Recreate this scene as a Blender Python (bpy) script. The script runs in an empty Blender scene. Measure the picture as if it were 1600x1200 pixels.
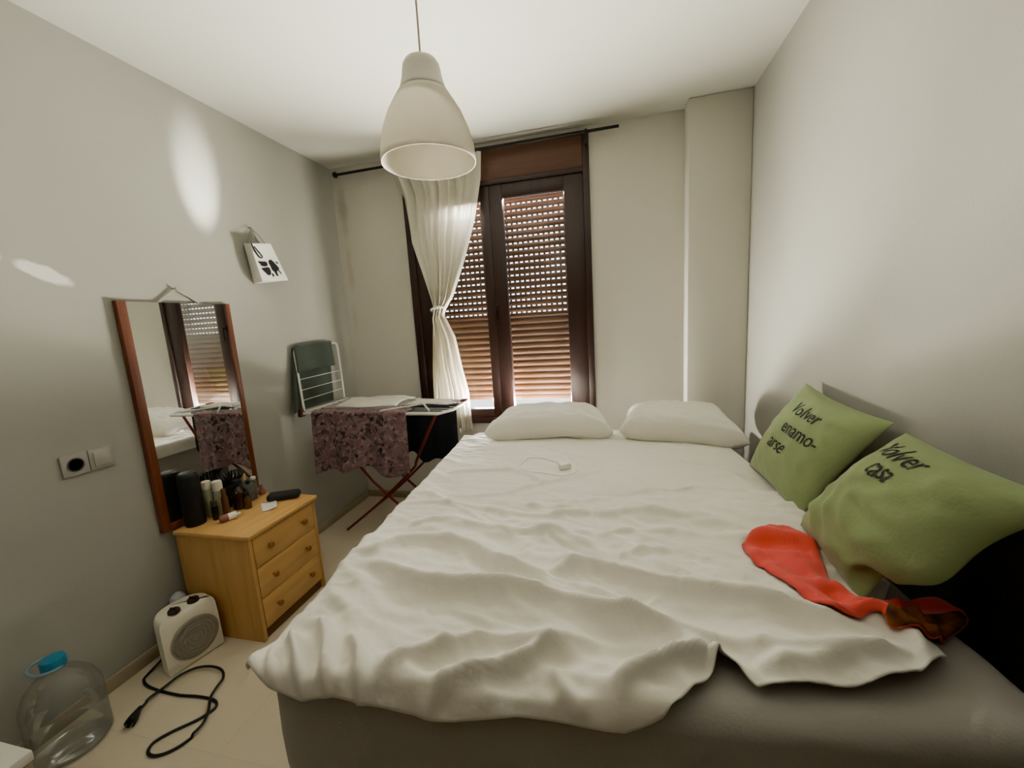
import bpy, bmesh, math, random
import numpy as np
from mathutils import Vector, Matrix, noise

random.seed(7)
SC = bpy.context.scene
COL = SC.collection

# ------------------------------------------------------------------ measured place
YAW, PITCH, ROLL, FPX, CZ = 0.23824415, -0.15442206, -0.06113048, 629.50617, 1.3468131
D = 2.733            # back wall
XL = -1.912          # left wall
XR = 0.790           # right wall
H = 2.5              # ceiling
FZ = 0.02            # floor
YF = -0.95           # wall behind the viewer
PIL_Y, PIL_X = D - 0.125, 0.466


def cam_axes():
    f = Vector((-math.sin(YAW) * math.cos(PITCH), math.cos(YAW) * math.cos(PITCH), math.sin(PITCH)))
    r0 = Vector((math.cos(YAW), math.sin(YAW), 0))
    u0 = r0.cross(f)
    r = math.cos(ROLL) * r0 + math.sin(ROLL) * u0
    u = -math.sin(ROLL) * r0 + math.cos(ROLL) * u0
    return r, u, f


RR, UU, FF = cam_axes()


def at(axis, val, x, y):
    """survey point: where the sight line through photo point (x, y) meets the plane axis = val"""
    o = Vector((0, 0, CZ))
    d = FF + (x - 800) / FPX * RR + (600 - y) / FPX * UU
    return o + d * ((val - o[axis]) / d[axis])


def onx(v, x, y): return at(0, v, x, y)
def ony(v, x, y): return at(1, v, x, y)
def onz(v, x, y): return at(2, v, x, y)


cam_data = bpy.data.cameras.new('camera')
cam = bpy.data.objects.new('camera', cam_data)
COL.objects.link(cam)
cam_data.sensor_width = 36
cam_data.lens = FPX / 1600 * 36
cam_data.clip_start = 0.02
m = Matrix.Identity(4)
for i in range(3):
    m[i][0], m[i][1], m[i][2] = RR[i], UU[i], -FF[i]
m[2][3] = CZ
cam.matrix_world = m
SC.camera = cam

# ------------------------------------------------------------------ materials
MATS = {}


def mat(name, col, rough=0.6, metal=0.0, bump=0.0, bscale=80.0, var=0.0, vscale=6.0, col2=None,
        trans=0.0, sheen=0.0, sub=0.0, spec=0.5, coat=0.0):
    if name in MATS:
        return MATS[name]
    m = bpy.data.materials.new(name)
    m.use_nodes = True
    nt = m.node_tree
    b = nt.nodes['Principled BSDF']
    b.inputs['Base Color'].default_value = (*col, 1)
    b.inputs['Roughness'].default_value = rough
    b.inputs['Metallic'].default_value = metal
    b.inputs['Specular IOR Level'].default_value = spec
    b.inputs['Transmission Weight'].default_value = trans
    b.inputs['Sheen Weight'].default_value = sheen
    b.inputs['Coat Weight'].default_value = coat
    tc = nt.nodes.new('ShaderNodeTexCoord')
    if var > 0 or col2 is not None:
        n = nt.nodes.new('ShaderNodeTexNoise')
        n.inputs['Scale'].default_value = vscale
        n.inputs['Detail'].default_value = 5
        nt.links.new(tc.outputs['Object'], n.inputs['Vector'])
        r = nt.nodes.new('ShaderNodeValToRGB')
        c2 = col2 if col2 is not None else tuple(c * (1 - var) for c in col)
        r.color_ramp.elements[0].color = (*c2, 1)
        r.color_ramp.elements[0].position = 0.35
        r.color_ramp.elements[1].color = (*col, 1)
        r.color_ramp.elements[1].position = 0.65
        nt.links.new(n.outputs['Fac'], r.inputs['Fac'])
        nt.links.new(r.outputs['Color'], b.inputs['Base Color'])
    if bump > 0:
        n2 = nt.nodes.new('ShaderNodeTexNoise')
        n2.inputs['Scale'].default_value = bscale
        n2.inputs['Detail'].default_value = 4
        nt.links.new(tc.outputs['Object'], n2.inputs['Vector'])
        bp = nt.nodes.new('ShaderNodeBump')
        bp.inputs['Strength'].default_value = bump
        bp.inputs['Distance'].default_value = 0.01
        nt.links.new(n2.outputs['Fac'], bp.inputs['Height'])
        nt.links.new(bp.outputs['Normal'], b.inputs['Normal'])
    MATS[name] = m
    return m


def wood(name, light, dark, axis=0, scale=9.0, rough=0.45, stretch=14.0):
    if name in MATS:
        return MATS[name]
    m = bpy.data.materials.new(name)
    m.use_nodes = True
    nt = m.node_tree
    b = nt.nodes['Principled BSDF']
    b.inputs['Roughness'].default_value = rough
    tc = nt.nodes.new('ShaderNodeTexCoord')
    mp = nt.nodes.new('ShaderNodeMapping')
    s = [scale * 2.0] * 3
    s[axis] = scale * 2.0 / stretch
    mp.inputs['Scale'].default_value = s
    nt.links.new(tc.outputs['Object'], mp.inputs['Vector'])
    n = nt.nodes.new('ShaderNodeTexNoise')
    n.inputs['Scale'].default_value = 2.2
    n.inputs['Detail'].default_value = 7
    n.inputs['Distortion'].default_value = 0.7
    nt.links.new(mp.outputs['Vector'], n.inputs['Vector'])
    r = nt.nodes.new('ShaderNodeValToRGB')
    r.color_ramp.elements[0].color = (*dark, 1)
    r.color_ramp.elements[0].position = 0.3
    r.color_ramp.elements[1].color = (*light, 1)
    r.color_ramp.elements[1].position = 0.62
    nt.links.new(n.outputs['Fac'], r.inputs['Fac'])
    nt.links.new(r.outputs['Color'], b.inputs['Base Color'])
    MATS[name] = m
    return m


def translucent(name, col, fac=0.45, rough=0.7):
    if name in MATS:
        return MATS[name]
    m = bpy.data.materials.new(name)
    m.use_nodes = True
    nt = m.node_tree
    nt.nodes.remove(nt.nodes['Principled BSDF'])
    out = nt.nodes['Material Output']
    d = nt.nodes.new('ShaderNodeBsdfDiffuse')
    t = nt.nodes.new('ShaderNodeBsdfTranslucent')
    d.inputs['Color'].default_value = (*col, 1)
    t.inputs['Color'].default_value = (*col, 1)
    mx = nt.nodes.new('ShaderNodeMixShader')
    mx.inputs['Fac'].default_value = fac
    nt.links.new(d.outputs[0], mx.inputs[1])
    nt.links.new(t.outputs[0], mx.inputs[2])
    nt.links.new(mx.outputs[0], out.inputs['Surface'])
    MATS[name] = m
    return m


def clear(name, tint=(1, 1, 1), gloss=0.08, rough=0.03, haze=0.0, hazecol=(0.8, 0.8, 0.8)):
    """thin clear sheet: mostly see-through with a weak mirror reflection"""
    if name in MATS:
        return MATS[name]
    m = bpy.data.materials.new(name)
    m.use_nodes = True
    nt = m.node_tree
    nt.nodes.remove(nt.nodes['Principled BSDF'])
    out = nt.nodes['Material Output']
    t = nt.nodes.new('ShaderNodeBsdfTransparent')
    t.inputs['Color'].default_value = (*tint, 1)
    g = nt.nodes.new('ShaderNodeBsdfGlossy')
    g.inputs['Roughness'].default_value = rough
    fr = nt.nodes.new('ShaderNodeFresnel')
    fr.inputs['IOR'].default_value = 1.45
    mul = nt.nodes.new('ShaderNodeMath')
    mul.operation = 'MULTIPLY'
    mul.inputs[1].default_value = gloss * 10
    mul.use_clamp = True
    nt.links.new(fr.outputs[0], mul.inputs[0])
    mx = nt.nodes.new('ShaderNodeMixShader')
    nt.links.new(mul.outputs[0], mx.inputs['Fac'])
    nt.links.new(t.outputs[0], mx.inputs[1])
    nt.links.new(g.outputs[0], mx.inputs[2])
    last = mx
    if haze > 0:
        d = nt.nodes.new('ShaderNodeBsdfDiffuse')
        d.inputs['Color'].default_value = (*hazecol, 1)
        mx2 = nt.nodes.new('ShaderNodeMixShader')
        mx2.inputs['Fac'].default_value = haze
        nt.links.new(mx.outputs[0], mx2.inputs[1])
        nt.links.new(d.outputs[0], mx2.inputs[2])
        last = mx2
    nt.links.new(last.outputs[0], out.inputs['Surface'])
    MATS[name] = m
    return m


# ------------------------------------------------------------------ mesh helpers
WL = {}     # world location of every object's origin


class MB:
    def __init__(self):
        self.v, self.f = [], []

    def add(self, vs, fs):
        o = len(self.v)
        self.v += [Vector(p) for p in vs]
        self.f += [[i + o for i in f] for f in fs]
        return self

    def bm_add(self, bm):
        bm.verts.ensure_lookup_table()
        bm.verts.index_update()
        return self.add([p.co.copy() for p in bm.verts], [[q.index for q in f.verts] for f in bm.faces])

    def box(self, lo, hi, bev=0.0, seg=2, M=None):
        bm = bmesh.new()
        bmesh.ops.create_cube(bm, size=1)
        lo, hi = Vector(lo), Vector(hi)
        for p in bm.verts:
            p.co = Vector([lo[i] + (p.co[i] + .5) * (hi[i] - lo[i]) for i in range(3)])
        if bev > 0:
            bmesh.ops.bevel(bm, geom=bm.edges[:], offset=bev, segments=seg, affect='EDGES', profile=0.5)
        if M is not None:
            bm.transform(M)
        self.bm_add(bm)
        bm.free()
        return self

    def tube(self, pts, r, seg=8, closed=False, cap=True):
        pts = [Vector(p) for p in pts]
        n = len(pts)
        rs = r if isinstance(r, (list, tuple)) else [r] * n
        T = []
        for i in range(n):
            if closed:
                a, b = pts[i - 1], pts[(i + 1) % n]
            else:
                a, b = pts[max(0, i - 1)], pts[min(n - 1, i + 1)]
            T.append((b - a).normalized())
        up = Vector((0, 0, 1)) if abs(T[0].z) < .9 else Vector((1, 0, 0))
        nrm = T[0].cross(up).normalized()
        vs, fs = [], []
        for i in range(n):
            nrm = (nrm - T[i] * nrm.dot(T[i])).normalized()
            bi = T[i].cross(nrm)
            for k in range(seg):
                a = 2 * math.pi * k / seg
                vs.append(pts[i] + (nrm * math.cos(a) + bi * math.sin(a)) * rs[i])
        for i in range(n if closed else n - 1):
            j = (i + 1) % n
            for k in range(seg):
                l = (k + 1) % seg
                fs.append([i * seg + k, i * seg + l, j * seg + l, j * seg + k])
        if cap and not closed:
            fs.append(list(range(seg))[::-1])
            fs.append([(n - 1) * seg + k for k in range(seg)])
        return self.add(vs, fs)

    def lathe(self, prof, c=(0, 0, 0), seg=32, axis=None, capb=True, capt=True, sq=0.0):
        """prof: (radius, height) list; axis: direction; sq > 0 squares the section"""
        c = Vector(c)
        ax = Vector(axis).normalized() if axis is not None else Vector((0, 0, 1))
        x = ax.orthogonal().normalized() if axis is not None else Vector((1, 0, 0))
        y = ax.cross(x)
        vs, fs = [], []
        for r, h in prof:
            for k in range(seg):
                a = 2 * math.pi * k / seg
                ca, sa = math.cos(a), math.sin(a)
                rr = r
                if sq > 0:
                    rr = r / (abs(ca) ** (2 + sq * 6) + abs(sa) ** (2 + sq * 6)) ** (1 / (2 + sq * 6))
                vs.append(c + ax * h + (x * ca + y * sa) * rr)
        n = len(prof)
        for i in range(n - 1):
            for k in range(seg):
                l = (k + 1) % seg
                fs.append([i * seg + k, i * seg + l, (i + 1) * seg + l, (i + 1) * seg + k])
        if capb and prof[0][0] > 1e-5:
            fs.append(list(range(seg))[::-1])
        if capt and prof[-1][0] > 1e-5:
            fs.append([(n - 1) * seg + k for k in range(seg)])
        return self.add(vs, fs)

    def grid(self, fn, nu, nv, thick=0.0):
        vs = [Vector(fn(i / nu, j / nv)) for j in range(nv + 1) for i in range(nu + 1)]
        fs = [[j * (nu + 1) + i, j * (nu + 1) + i + 1, (j + 1) * (nu + 1) + i + 1, (j + 1) * (nu + 1) + i]
              for j in range(nv) for i in range(nu)]
        return self.add(vs, fs)

    def build(self, name, material, parent=None, smooth=True, solid=0.0, angle=40, origin=None):
        me = bpy.data.meshes.new(name)
        if parent is not None:
            org = WL[parent.name].copy()
        elif origin is not None:
            org = Vector(origin)
        else:
            xs = [p.x for p in self.v]; ys = [p.y for p in self.v]; zs = [p.z for p in self.v]
            org = Vector(((min(xs) + max(xs)) / 2, (min(ys) + max(ys)) / 2, min(zs)))
        me.from_pydata([tuple(p - org) for p in self.v], [], self.f)
        bm = bmesh.new()
        bm.from_mesh(me)
        bmesh.ops.recalc_face_normals(bm, faces=bm.faces[:])
        bm.to_mesh(me)
        bm.free()
        me.update()
        o = bpy.data.objects.new(name, me)
        COL.objects.link(o)
        if parent is not None:
            o.parent = parent
        else:
            o.location = org
        WL[o.name] = org
        if isinstance(material, (list, tuple)):
            for mm in material:
                me.materials.append(mm)
        else:
            me.materials.append(material)
        if solid > 0:
            md = o.modifiers.new('thickness', 'SOLIDIFY')
            md.thickness = solid
            md.offset = 0
        if smooth:
            for p in me.polygons:
                p.use_smooth = True
            try:
                me.set_sharp_from_angle(angle=math.radians(angle))
            except Exception:
                pass
        return o


def tag(o, label, cat, group=None):
    o['label'] = label
    o['category'] = cat
    if group:
        o['group'] = group
    return o


def thing(name, loc, label, cat, group=None):
    o = bpy.data.objects.new(name, None)
    o.empty_display_size = 0.1
    COL.objects.link(o)
    o.location = loc
    WL[o.name] = Vector(loc)
    return tag(o, label, cat, group)


def struct(o):
    o['kind'] = 'structure'
    return o


def smooth_path(pts, n=8, closed=False):
    pts = [Vector(p) for p in pts]
    out = []
    N = len(pts)
    rng = range(N if closed else N - 1)
    for i in rng:
        p0 = pts[(i - 1) % N] if closed else pts[max(0, i - 1)]
        p1 = pts[i]
        p2 = pts[(i + 1) % N]
        p3 = pts[(i + 2) % N] if closed else pts[min(N - 1, i + 2)]
        for k in range(n):
            t = k / n
            out.append(0.5 * ((2 * p1) + (-p0 + p2) * t + (2 * p0 - 5 * p1 + 4 * p2 - p3) * t * t
                              + (-p0 + 3 * p1 - 3 * p2 + p3) * t ** 3))
    if not closed:
        out.append(pts[-1])
    return out


def lerp(a, b, t): return a + (b - a) * t


def interp(x, xs, ys):
    return float(np.interp(x, xs, ys))


def text_shape(body, size=1.0, shear=0.0):
    cu = bpy.data.curves.new('lettering', 'FONT')
    cu.body = body
    cu.size = size
    cu.shear = shear
    cu.resolution_u = 4
    o = bpy.data.objects.new('lettering', cu)
    COL.objects.link(o)
    dg = bpy.context.evaluated_depsgraph_get()
    me = bpy.data.meshes.new_from_object(o.evaluated_get(dg))
    bm = bmesh.new()
    bm.from_mesh(me)
    bmesh.ops.triangulate(bm, faces=bm.faces[:])
    for _ in range(2):
        es = [e for e in bm.edges if e.calc_length() > 0.16 * size]
        if es:
            bmesh.ops.subdivide_edges(bm, edges=es, cuts=1)
            bmesh.ops.triangulate(bm, faces=bm.faces[:])
    bm.verts.index_update()
    vs = [p.co.copy() for p in bm.verts]
    fs = [[q.index for q in f.verts] for f in bm.faces]
    bm.free()
    bpy.data.objects.remove(o)
    bpy.data.meshes.remove(me)
    bpy.data.curves.remove(cu)
    return vs, fs


# ------------------------------------------------------------------ room materials
def wall_material(name, base, stain=False, patches=False):
    m = bpy.data.materials.new(name)
    m.use_nodes = True
    nt = m.node_tree
    b = nt.nodes['Principled BSDF']
    b.inputs['Roughness'].default_value = 0.85
    b.inputs['Specular IOR Level'].default_value = 0.25
    tc = nt.nodes.new('ShaderNodeTexCoord')
    geo = nt.nodes.new('ShaderNodeNewGeometry')
    n = nt.nodes.new('ShaderNodeTexNoise')
    n.inputs['Scale'].default_value = 1.6
    n.inputs['Detail'].default_value = 4
    nt.links.new(geo.outputs['Position'], n.inputs['Vector'])
    r = nt.nodes.new('ShaderNodeValToRGB')
    r.color_ramp.elements[0].color = (*[c * 0.95 for c in base], 1)
    r.color_ramp.elements[1].color = (*base, 1)
    nt.links.new(n.outputs['Fac'], r.inputs['Fac'])
    last = r.outputs['Color']

    def blob(center, radii, col, strength, rot=0.0, soft=0.5, nscale=12, namp=0.5):
        nonlocal last
        sub = nt.nodes.new('ShaderNodeVectorMath'); sub.operation = 'SUBTRACT'
        sub.inputs[1].default_value = center
        nt.links.new(geo.outputs['Position'], sub.inputs[0])
        mp = nt.nodes.new('ShaderNodeMapping')
        mp.vector_type = 'POINT'
        mp.inputs['Rotation'].default_value = (rot, 0, 0)
        nt.links.new(sub.outputs[0], mp.inputs['Vector'])
        dv = nt.nodes.new('ShaderNodeVectorMath'); dv.operation = 'DIVIDE'
        dv.inputs[1].default_value = radii
        nt.links.new(mp.outputs[0], dv.inputs[0])
        ln = nt.nodes.new('ShaderNodeVectorMath'); ln.operation = 'LENGTH'
        nt.links.new(dv.outputs[0], ln.inputs[0])
        nn = nt.nodes.new('ShaderNodeTexNoise')
        nn.inputs['Scale'].default_value = nscale
        nn.inputs['Detail'].default_value = 4
        nt.links.new(geo.outputs['Position'], nn.inputs['Vector'])
        ad = nt.nodes.new('ShaderNodeMath'); ad.operation = 'MULTIPLY_ADD'
        ad.inputs[1].default_value = namp
        ad.inputs[2].default_value = -namp * 0.5
        nt.links.new(nn.outputs['Fac'], ad.inputs[0])
        su = nt.nodes.new('ShaderNodeMath'); su.operation = 'ADD'
        nt.links.new(ln.outputs['Value'], su.inputs[0])
        nt.links.new(ad.outputs[0], su.inputs[1])
        mr = nt.nodes.new('ShaderNodeMapRange')
        mr.interpolation_type = 'SMOOTHSTEP'
        mr.inputs['From Min'].default_value = 1.0
        mr.inputs['From Max'].default_value = 1.0 - soft
        mr.inputs['To Min'].default_value = 0
        mr.inputs['To Max'].default_value = strength
        nt.links.new(su.outputs[0], mr.inputs['Value'])
        mx = nt.nodes.new('ShaderNodeMix'); mx.data_type = 'RGBA'
        nt.links.new(mr.outputs[0], mx.inputs['Factor'])
        nt.links.new(last, mx.inputs['A'])
        mx.inputs['B'].default_value = (*col, 1)
        last = mx.outputs['Result']

    if stain:   # damp mould stain beside the corner
        blob((-1.84, D, 2.22), (0.05, 1, 0.22), (0.36, 0.33, 0.26), 0.55, soft=0.9, namp=0.9)
        blob((-1.84, D, 1.80), (0.035, 1, 0.25), (0.50, 0.46, 0.34), 0.45, soft=0.9, namp=1.1)
        blob((-1.85, D, 1.45), (0.03, 1, 0.16), (0.55, 0.52, 0.40), 0.4, soft=0.9, namp=1.1)
    if patches:  # pale patches
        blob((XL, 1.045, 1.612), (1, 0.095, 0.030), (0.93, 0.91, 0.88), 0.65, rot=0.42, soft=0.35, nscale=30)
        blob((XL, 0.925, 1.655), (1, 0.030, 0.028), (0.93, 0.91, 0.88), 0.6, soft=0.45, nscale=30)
    nt.links.new(last, b.inputs['Base Color'])
    n2 = nt.nodes.new('ShaderNodeTexNoise')
    n2.inputs['Scale'].default_value = 130
    nt.links.new(geo.outputs['Position'], n2.inputs['Vector'])
    bp = nt.nodes.new('ShaderNodeBump')
    bp.inputs['Strength'].default_value = 0.06
    bp.inputs['Distance'].default_value = 0.01
    nt.links.new(n2.outputs['Fac'], bp.inputs['Height'])
    nt.links.new(bp.outputs['Normal'], b.inputs['Normal'])
    return m


WALLC = (0.47, 0.465, 0.42)  # the same white paint, darkened or lightened per wall to stand in for light
M_wall = wall_material('white_wall_paint_dimmed', (0.42, 0.415, 0.368))
M_wall_b = wall_material('white_wall_paint_lightened_stained', (0.66, 0.635, 0.58), stain=True)
M_wall_l = wall_material('white_wall_paint_dimmed_patchy', (0.39, 0.386, 0.343), patches=True)
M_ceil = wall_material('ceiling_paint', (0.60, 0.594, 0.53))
M_floor = bpy.data.materials.new('beige_floor_tile')
M_floor.use_nodes = True
_nt = M_floor.node_tree
_b = _nt.nodes['Principled BSDF']
_b.inputs['Roughness'].default_value = 0.38
_g = _nt.nodes.new('ShaderNodeNewGeometry')
_br = _nt.nodes.new('ShaderNodeTexBrick')
_br.offset = 0.0
_br.inputs['Scale'].default_value = 1.0
_br.inputs['Brick Width'].default_value = 0.42
_br.inputs['Row Height'].default_value = 0.42
_br.inputs['Mortar Size'].default_value = 0.0025
_br.inputs['Color1'].default_value = (0.66, 0.585, 0.455, 1)
_br.inputs['Color2'].default_value = (0.64, 0.565, 0.44, 1)
_br.inputs['Mortar'].default_value = (0.61, 0.54, 0.42, 1)
_n = _nt.nodes.new('ShaderNodeTexNoise')
_n.inputs['Scale'].default_value = 4
_n.inputs['Detail'].default_value = 6
_mx = _nt.nodes.new('ShaderNodeMix'); _mx.data_type = 'RGBA'; _mx.blend_type = 'MULTIPLY'
_mx.inputs['Factor'].default_value = 0.06
_nt.links.new(_g.outputs['Position'], _br.inputs['Vector'])
_nt.links.new(_g.outputs['Position'], _n.inputs['Vector'])
_nt.links.new(_br.outputs['Color'], _mx.inputs['A'])
_nt.links.new(_n.outputs['Fac'], _mx.inputs['B'])
_nt.links.new(_mx.outputs['Result'], _b.inputs['Base Color'])

M_skirt = mat('beige_skirting', (0.40, 0.34, 0.24), rough=0.4, var=0.1)
M_brown = wood('dark_brown_window_wood', (0.034, 0.013, 0.009), (0.020, 0.008, 0.006), axis=2, rough=0.38)
M_brown_h = wood('brown_box_wood', (0.125, 0.050, 0.028), (0.095, 0.036, 0.020), axis=0, rough=0.45)
M_glass = clear('window_glass', gloss=0.05)
M_slat = mat('shutter_slat_brown', (0.13, 0.058, 0.024), rough=0.5, var=0.15, vscale=3)
M_white_sill = mat('pale_sill_stone', (0.8, 0.78, 0.74), rough=0.6, bump=0.05)

# ------------------------------------------------------------------ room shell
T = 0.22
struct(MB().box((XL - T, YF - T, FZ - 0.15), (XR + T, D + 0.03, FZ)).build('floor', M_floor, smooth=False))
struct(MB().box((XL - T, YF - T, H), (XR + T, D + T, H + 0.15)).build('ceiling', M_ceil, smooth=False))
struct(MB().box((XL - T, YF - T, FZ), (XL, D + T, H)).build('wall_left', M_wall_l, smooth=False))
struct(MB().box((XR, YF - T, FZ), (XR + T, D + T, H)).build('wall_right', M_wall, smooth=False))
struct(MB().box((XL, YF - T, FZ), (XR, YF, H)).build('wall_front', wood('dark_bounce_absorber', (0.13, 0.075, 0.04), (0.09, 0.05, 0.028), axis=2), smooth=False))  # unseen wall, given a dark tone to cut bounce light
OX0, OX1, OZ0, OZ1 = -1.335, -0.105, 0.655, 2.455      # window opening
wb = MB()
wb.box((XL, D, FZ), (OX0, D + T, H))
wb.box((OX1, D, FZ), (XR, D + T, H))
wb.box((OX0, D, FZ), (OX1, D + T, OZ0))
wb.box((OX0, D, OZ1), (OX1, D + T, H))
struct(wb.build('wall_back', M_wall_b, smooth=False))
struct(MB().box((PIL_X, PIL_Y, FZ), (XR, D, H), bev=0.006, seg=2).build('wall_pier', wall_material('pier_paint_lightened', (0.66, 0.635, 0.575))))  # pier lightened to stand in for bounce light reaching it
sk = MB().box((XL, YF, FZ), (XL + 0.011, D, FZ + 0.055), bev=0.003)
struct(sk.build('baseboard_left', M_skirt))
sk = MB().box((XL + 0.011, D - 0.011, FZ), (PIL_X, D, FZ + 0.055), bev=0.003)
struct(sk.build('baseboard_back', M_skirt))

# ------------------------------------------------------------------ window
WX0, WX1, WZ0, WZ1 = -1.357, -0.086, 0.630, 2.472
win = bpy.data.objects.new('window_1', None)
COL.objects.link(win)
win.location = ((WX0 + WX1) / 2, D, WZ0)
WL[win.name] = Vector(win.location)
win['kind'] = 'structure'
fy0, fy1 = D - 0.022, D + 0.055
fr = MB()
fr.box((WX0, fy0, WZ0), (WX0 + 0.052, fy1, WZ1), bev=0.004)
fr.box((WX1 - 0.040, fy0, WZ0), (WX1, fy1, WZ1), bev=0.004)
fr.box((WX0 + 0.052, fy0, WZ0), (WX1 - 0.040, fy1, WZ0 + 0.040), bev=0.004)
fr.box((WX0 + 0.052, fy0, 2.235), (WX1 - 0.040, fy1, 2.268), bev=0.004)
fr.box((WX0 + 0.052, fy0, 2.452), (WX1 - 0.040, fy1, WZ1), bev=0.003)
fr.build('window_frame', M_brown, win)
sb = MB().box((WX0 + 0.052, fy0 + 0.006, 2.268), (WX1 - 0.040, fy1, 2.452), bev=0.004)
shutter_box = sb.build('shutter_box', M_brown_h, win)
GZ0, GZ1 = 0.733, 2.150
panes = [(-1.195, -0.806), (-0.652, -0.250)]
sash_x = [(WX0 + 0.052, -0.742), (-0.742, WX1 - 0.040)]
for k in range(2):
    (gx0, gx1), (sx0, sx1) = panes[k], sash_x[k]
    s = MB()
    sy0, sy1 = D - 0.012, D + 0.035
    s.box((sx0, sy0, WZ0 + 0.04), (gx0, sy1, 2.235), bev=0.005)
    s.box((gx1, sy0, WZ0 + 0.04), (sx1, sy1, 2.235), bev=0.005)
    s.box((gx0, sy0, WZ0 + 0.04), (gx1, sy1, GZ0), bev=0.005)
    s.box((gx0, sy0, GZ1), (gx1, sy1, 2.235), bev=0.005)
    so = s.build('window_sash', M_brown, win)
    MB().box((gx0 - 0.01, D + 0.008, GZ0 - 0.01), (gx1 + 0.01, D + 0.011, GZ1 + 0.01)).build('glass_pane', M_glass, so, smooth=False)
    if k == 1:
        hd = MB()
        hd.box((-0.752, sy0 - 0.006, 1.36), (-0.728, sy0, 1.46), bev=0.003)
        hd.tube([(-0.74, sy0 - 0.003, 1.43), (-0.74, sy0 - 0.03, 1.43), (-0.74, sy0 - 0.034, 1.42), (-0.74, sy0 - 0.034, 1.33)], 0.0065, 10)
        hd.build('window_handle', mat('dark_bronze', (0.03, 0.02, 0.016), rough=0.35, metal=0.6), so)

# roller shutter: slats with slotted joints, slack joints in the upper part and closed ones below
SY = D + 0.135
pitch = 0.0433
top_z, bot_z = 2.36, 0.803
n_slat = int((top_z - bot_z) / pitch)
sx0, sx1 = OX0 - 0.0, OX1 + 0.0
NX = 33
sh = MB()
z = bot_z
slot_from = 1.335
prof_n = 7
strip = 0.0078
for k in range(n_slat):
    open_ = z >= slot_from
    zb, zt = z, z + pitch - (strip if open_ else 0.0035)
    vs, fs = [], []
    for j in range(prof_n + 1):
        t = j / prof_n
        bulge = math.sin(math.pi * t) ** 0.7 * 0.0085
        if t > 0.8:
            bulge -= (t - 0.8) * 0.01
        for x in (sx0, sx1):
            vs.append((x, SY - bulge, lerp(zb, zt, t)))
    for j in range(prof_n):
        fs.append([2 * j, 2 * j + 1, 2 * j + 3, 2 * j + 2])
    sh.add(vs, fs)
    z2 = z + pitch
    if open_:
        # perforated strip: webs between the slots, top strip aligned
        px0 = sx0
        step = 0.0365
        nslot = int((sx1 - sx0) / step)
        off = (sx1 - sx0 - nslot * step) / 2
        cur = sx0
        for q in range(nslot + 1):
            a = sx0 + off + (q - 0.5) * step + 0.0098 if q > 0 else sx0
            b = sx0 + off + (q + 0.5) * step - 0.0098 if q < nslot else sx1
            if q == 0:
                b = sx0 + off + 0.5 * step - 0.0098
            sh.add([(a, SY, zt - 0.0005), (b, SY, zt - 0.0005), (b, SY, z2 + 0.0005), (a, SY, z2 + 0.0005)], [[0, 1, 2, 3]])
    else:
        sh.add([(sx0, SY + 0.004, zt - 0.004), (sx1, SY + 0.004, zt - 0.004), (sx1, SY + 0.004, z2 + 0.006), (sx0, SY + 0.004, z2 + 0.006)], [[0, 1, 2, 3]])
    z = z2
sh.box((sx0, SY - 0.006, bot_z - 0.03), (sx1, SY + 0.006, bot_z + 0.002), bev=0.003)
sh.build('roller_shutter', M_slat, win, angle=50)
sl = MB().box((OX0, D + 0.055, OZ0), (OX1, D + 0.24, 0.686), bev=0.004)
sl.build('outer_sill', M_white_sill, win)

og = MB().box((-6, D + T + 0.05, -0.30), (5, 14, -0.15)).build('ground_outside', mat('pale_terrace', (0.75, 0.72, 0.66), rough=0.8, var=0.1), smooth=False)
struct(og)

# ------------------------------------------------------------------ curtain rod and curtain
RODY = D - 0.065
M_rod = mat('black_metal_rod', (0.012, 0.011, 0.010), rough=0.45, metal=0.3)
rod = thing('curtain_rod', ((-0.9), RODY, 2.44), 'thin black metal curtain rod under the ceiling above the window', 'curtain rod')
ra, rb = ony(RODY, 524, 273.5), ony(RODY, 967, 196.5)
MB().tube([ra, rb], 0.0085, 12).build('pole', M_rod, rod)
MB().lathe([(0.004, -0.012), (0.015, -0.010), (0.021, 0), (0.016, 0.014), (0.004, 0.021), (0.0, 0.022)], ra, 20, axis=(ra - rb)).build('finial', M_rod, rod)
for bx in (0.9,):
    p = ra.lerp(rb, 0.9 if bx > 0.5 else 0.03)
    b = MB()
    b.box((p.x - 0.007, p.y - 0.012, p.z - 0.07), (p.x + 0.007, p.y - 0.006 + 0.012, p.z + 0.012), bev=0.002)
    b.box((p.x - 0.009, p.y, p.z - 0.065), (p.x + 0.009, D - 0.024 if bx > .5 else D, p.z - 0.045), bev=0.002)
    b.build('bracket', M_rod, rod)

CY = D - 0.082
M_curtain = translucent('cream_curtain_cotton', (0.80, 0.77, 0.68), fac=0.35)
cl_y = [244, 274, 310, 381, 437, 465, 480, 492, 526, 569, 620, 668]
cl_x = [603, 613, 629, 641, 662, 672, 677, 679, 676, 675, 677, 684]
cr_y = [235, 277, 342, 407, 463, 482, 492, 501, 526, 573, 611, 668]
cr_x = [751, 750, 740, 724, 707, 696, 693, 698, 711, 722, 733, 739]


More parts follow.
